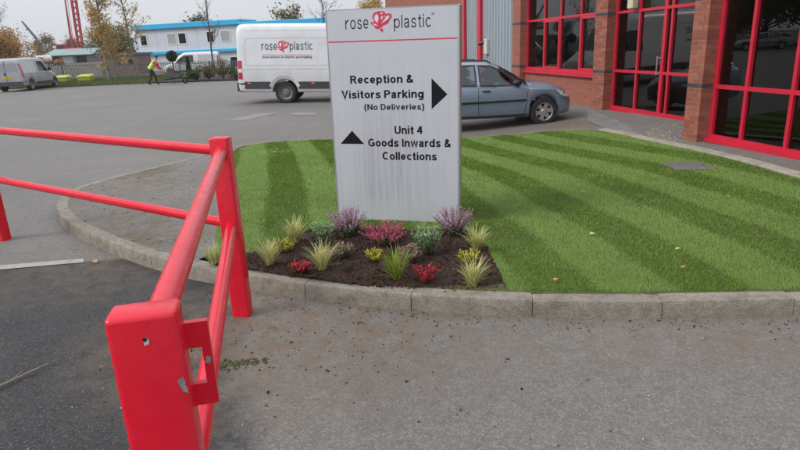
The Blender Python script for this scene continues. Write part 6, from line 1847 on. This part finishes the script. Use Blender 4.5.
def sprigs(name, label, x, y, w, h, leaf, seed, n=46, cat='shrub', tips=None, group=None, lsize=0.013):
    r_ = random.Random(seed); rng = np.random.default_rng(seed)
    t = place(name, label, cat, x, y, group)
    st_ = MB(); V, F_ = [], []; cf = []
    for k in range(n):
        a = r_.uniform(0, 6.283); q = math.sqrt(r_.random()); L = h * r_.uniform(0.7, 1.08) * (1 - 0.3 * q * q)
        base = np.array([0.3 * w * q * math.cos(a), 0.3 * w * q * math.sin(a), 0.0]); tip = np.array([w * q * math.cos(a), w * q * math.sin(a), L])
        st_.tube([tuple(base), tuple((base + tip) / 2 + np.array([0, 0, .01])), tuple(tip)], [0.0028, 0.002, 0.001], 3, caps=False)
        m_ = 13
        for j in range(m_):
            p = base + (tip - base) * (0.12 + 0.88 * j / (m_ - 1)); az_ = r_.uniform(0, 6.283); el = r_.uniform(0.2, 1.0)
            d = np.array([math.cos(az_) * math.cos(el), math.sin(az_) * math.cos(el), math.sin(el)]); sd = np.array([-math.sin(az_), math.cos(az_), 0])
            s = lsize * r_.uniform(0.8, 1.4); b = len(V)
            V += [p, p + d * s - sd * s * .28, p + d * s * 2.0, p + d * s + sd * s * .28]; F_.append((b, b + 1, b + 2, b + 3))
        cf.append(tuple(tip))
    st_.build('stems', M['stem'], t, fix=False)
    np_mesh('foliage', np.array(V), np.array(F_), M[leaf], t)
    if tips:
        V_, F_ = leaf_cloud(cf, [0.016] * len(cf), len(cf) * 7, 0.009, 1.0, rng); np_mesh('tips', V_, F_, M[tips], t)
sprigs('green_shrub', 'upright grey green shrub beside the left lilac heather', -0.655, 4.72, 0.10, 0.22, 'p_green', 21, 70)
sprigs('green_shrub', 'upright grey green shrub between crimson heather and right lilac heather', 0.20, 4.40, 0.13, 0.25, 'p_green', 22, 95)
sprigs('golden_shrub', 'small golden shrub between two cream tufts at the left', -0.95, 4.58, 0.09, 0.11, 'p_yellow', 23, 30, lsize=0.012)
sprigs('golden_shrub', 'small golden shrub just left of the lime sedge', -0.21, 4.29, 0.085, 0.085, 'p_yellow', 24, 28, lsize=0.013)
sprigs('golden_shrub', 'bright golden shrub between the two right hand cream tufts', 0.50, 4.12, 0.085, 0.10, 'p_yellow', 25, 30, lsize=0.014)
sprigs('scarlet_plant', 'small scarlet plant at the left front of the bed', -0.74, 4.09, 0.095, 0.07, 'p_red', 26, 34, 'plant', lsize=0.014)
sprigs('scarlet_plant', 'spiky scarlet plant at the front right of centre', 0.16, 3.86, 0.105, 0.12, 'p_red', 27, 36, 'plant', lsize=0.014)
sprigs('sage_plant', 'low sage grey plant with peach tips behind the left cream tuft', -0.46, 4.36, 0.09, 0.11, 'p_sage', 28, 34, 'plant', 'p_peach')
sprigs('sage_plant', 'low sage grey plant with peach tips beside the lime sedge', 0.07, 4.22, 0.09, 0.12, 'p_sage', 29, 34, 'plant', 'p_peach')

# ------------------------------------------------------------------ fallen leaves, twig, pebbles
M['deadleaf'] = simple('dry_leaf', (0.42, 0.24, 0.09), 0.7, var=0.25, scale=30)
M['paleleaf'] = simple('pale_leaf', (0.60, 0.48, 0.26), 0.7, var=0.2, scale=30)
def fallen(label, x, y, z, L, mat, seed):
    r_ = random.Random(seed)
    o = MB(); n = 7
    for i in range(n):
        t = i / (n - 1); w = L * 0.30 * math.sin(math.pi * min(max(t, .03), .97)) ** 0.8
        curl = 0.12 * L * math.sin(t * 2.5)
        o.v += [((t - .5) * L, -w, curl + 0.22 * w), ((t - .5) * L, 0, curl), ((t - .5) * L, w, curl + 0.22 * w)]
    for i in range(n - 1):
        o.f += [(i * 3, i * 3 + 1, i * 3 + 4, i * 3 + 3), (i * 3 + 1, i * 3 + 2, i * 3 + 5, i * 3 + 4)]; o.mi += [0, 0]
    q = o.build('fallen_leaf', M[mat], None, 60)
    q.location = (x, y, z + 0.004); q.rotation_euler = (r_.uniform(-.2, .2), r_.uniform(-.2, .2), r_.uniform(0, 6.28))
    tag(q, label, 'leaf', 'fallen leaves')
for lab, x, y, L, m_ in [('brown leaf on the lawn near the front kerb, left of the others', 1.05, 3.74, 0.05, 'deadleaf'), ('pale yellow leaf lying mid lawn in a light stripe', 1.62, 4.72, 0.055, 'paleleaf'),
        ('small pale leaf on the lawn toward the right kerb', 2.12, 4.25, 0.04, 'paleleaf'), ('round tan leaf on the lawn near the right kerb', 1.98, 3.86, 0.045, 'deadleaf'),
        ('small orange leaf on the far lawn left of the manhole', 2.02, 6.25, 0.045, 'deadleaf'), ('pale leaf on the lawn left of the sign', -2.15, 10.4, 0.10, 'paleleaf'), ('dark leaf on the lawn below the big window', 3.3, 5.7, 0.04, 'deadleaf')]:
    fallen(lab, x, y, zi(x, y) + 0.026, L, m_, int(x * 100) + 7)
fallen('orange leaf at the kerb foot by the end of the worn white line', -2.68, 4.88, zg(-2.7, 4.88) + 0.008, 0.07, 'deadleaf', 3)
M['twig'] = simple('pale_twig', (0.26, 0.20, 0.145), 0.85, var=0.25, scale=20)
q = MB(); q.tube([(-2.42, 2.62, .012), (-2.28, 2.76, .016), (-2.2, 2.9, .012), (-2.13, 3.0, .016), (-2.06, 3.12, .013)], [.007, .008, .007, .006, .003], 6); q.tube([(-2.2, 2.9, .013), (-2.17, 2.99, .03)], [.003, .001], 5)
tag(q.build('twig', M['twig'], None, 60), 'thin bare twig lying on the dark tarmac at the left', 'twig')
def s_mud():
    x, y = random.gauss(-0.98, 0.075), random.gauss(3.02, 0.03); return (x + (y - 3.02) * 1.2, y)
M['mudclod'] = leafy('olive_moss_mud', [(0.05, 0.045, 0.02), (0.08, 0.075, 0.03), (0.11, 0.10, 0.045)], 0.95, 0.0, 0.2)
chips('moss_clump', 150, s_mud, lambda x, y: zg(x, y) + 0.003, M['mudclod'], 0.006, 0.02, 'olive smear of moss and mud on the road near the corner post', 0.35)

# ------------------------------------------------------------------ thin damp autumn haze over the yard
hz = MB(); hz.box(-260, 120, -60, 230, -1.4, 32)
hm = bpy.data.materials.new('haze_air'); hm.use_nodes = True
hn = hm.node_tree.nodes; hn.remove(hn['Principled BSDF'])
pv = hn.new('ShaderNodeVolumePrincipled'); pv.inputs['Color'].default_value = (0.93, 0.95, 0.97, 1); pv.inputs['Density'].default_value = 0.0005; pv.inputs['Anisotropy'].default_value = 0.2
hm.node_tree.links.new(pv.outputs['Volume'], hn['Material Output'].inputs['Volume'])
tag(hz.build('haze', hm, None), 'thin pale haze hanging over the whole yard', None, kind='stuff')
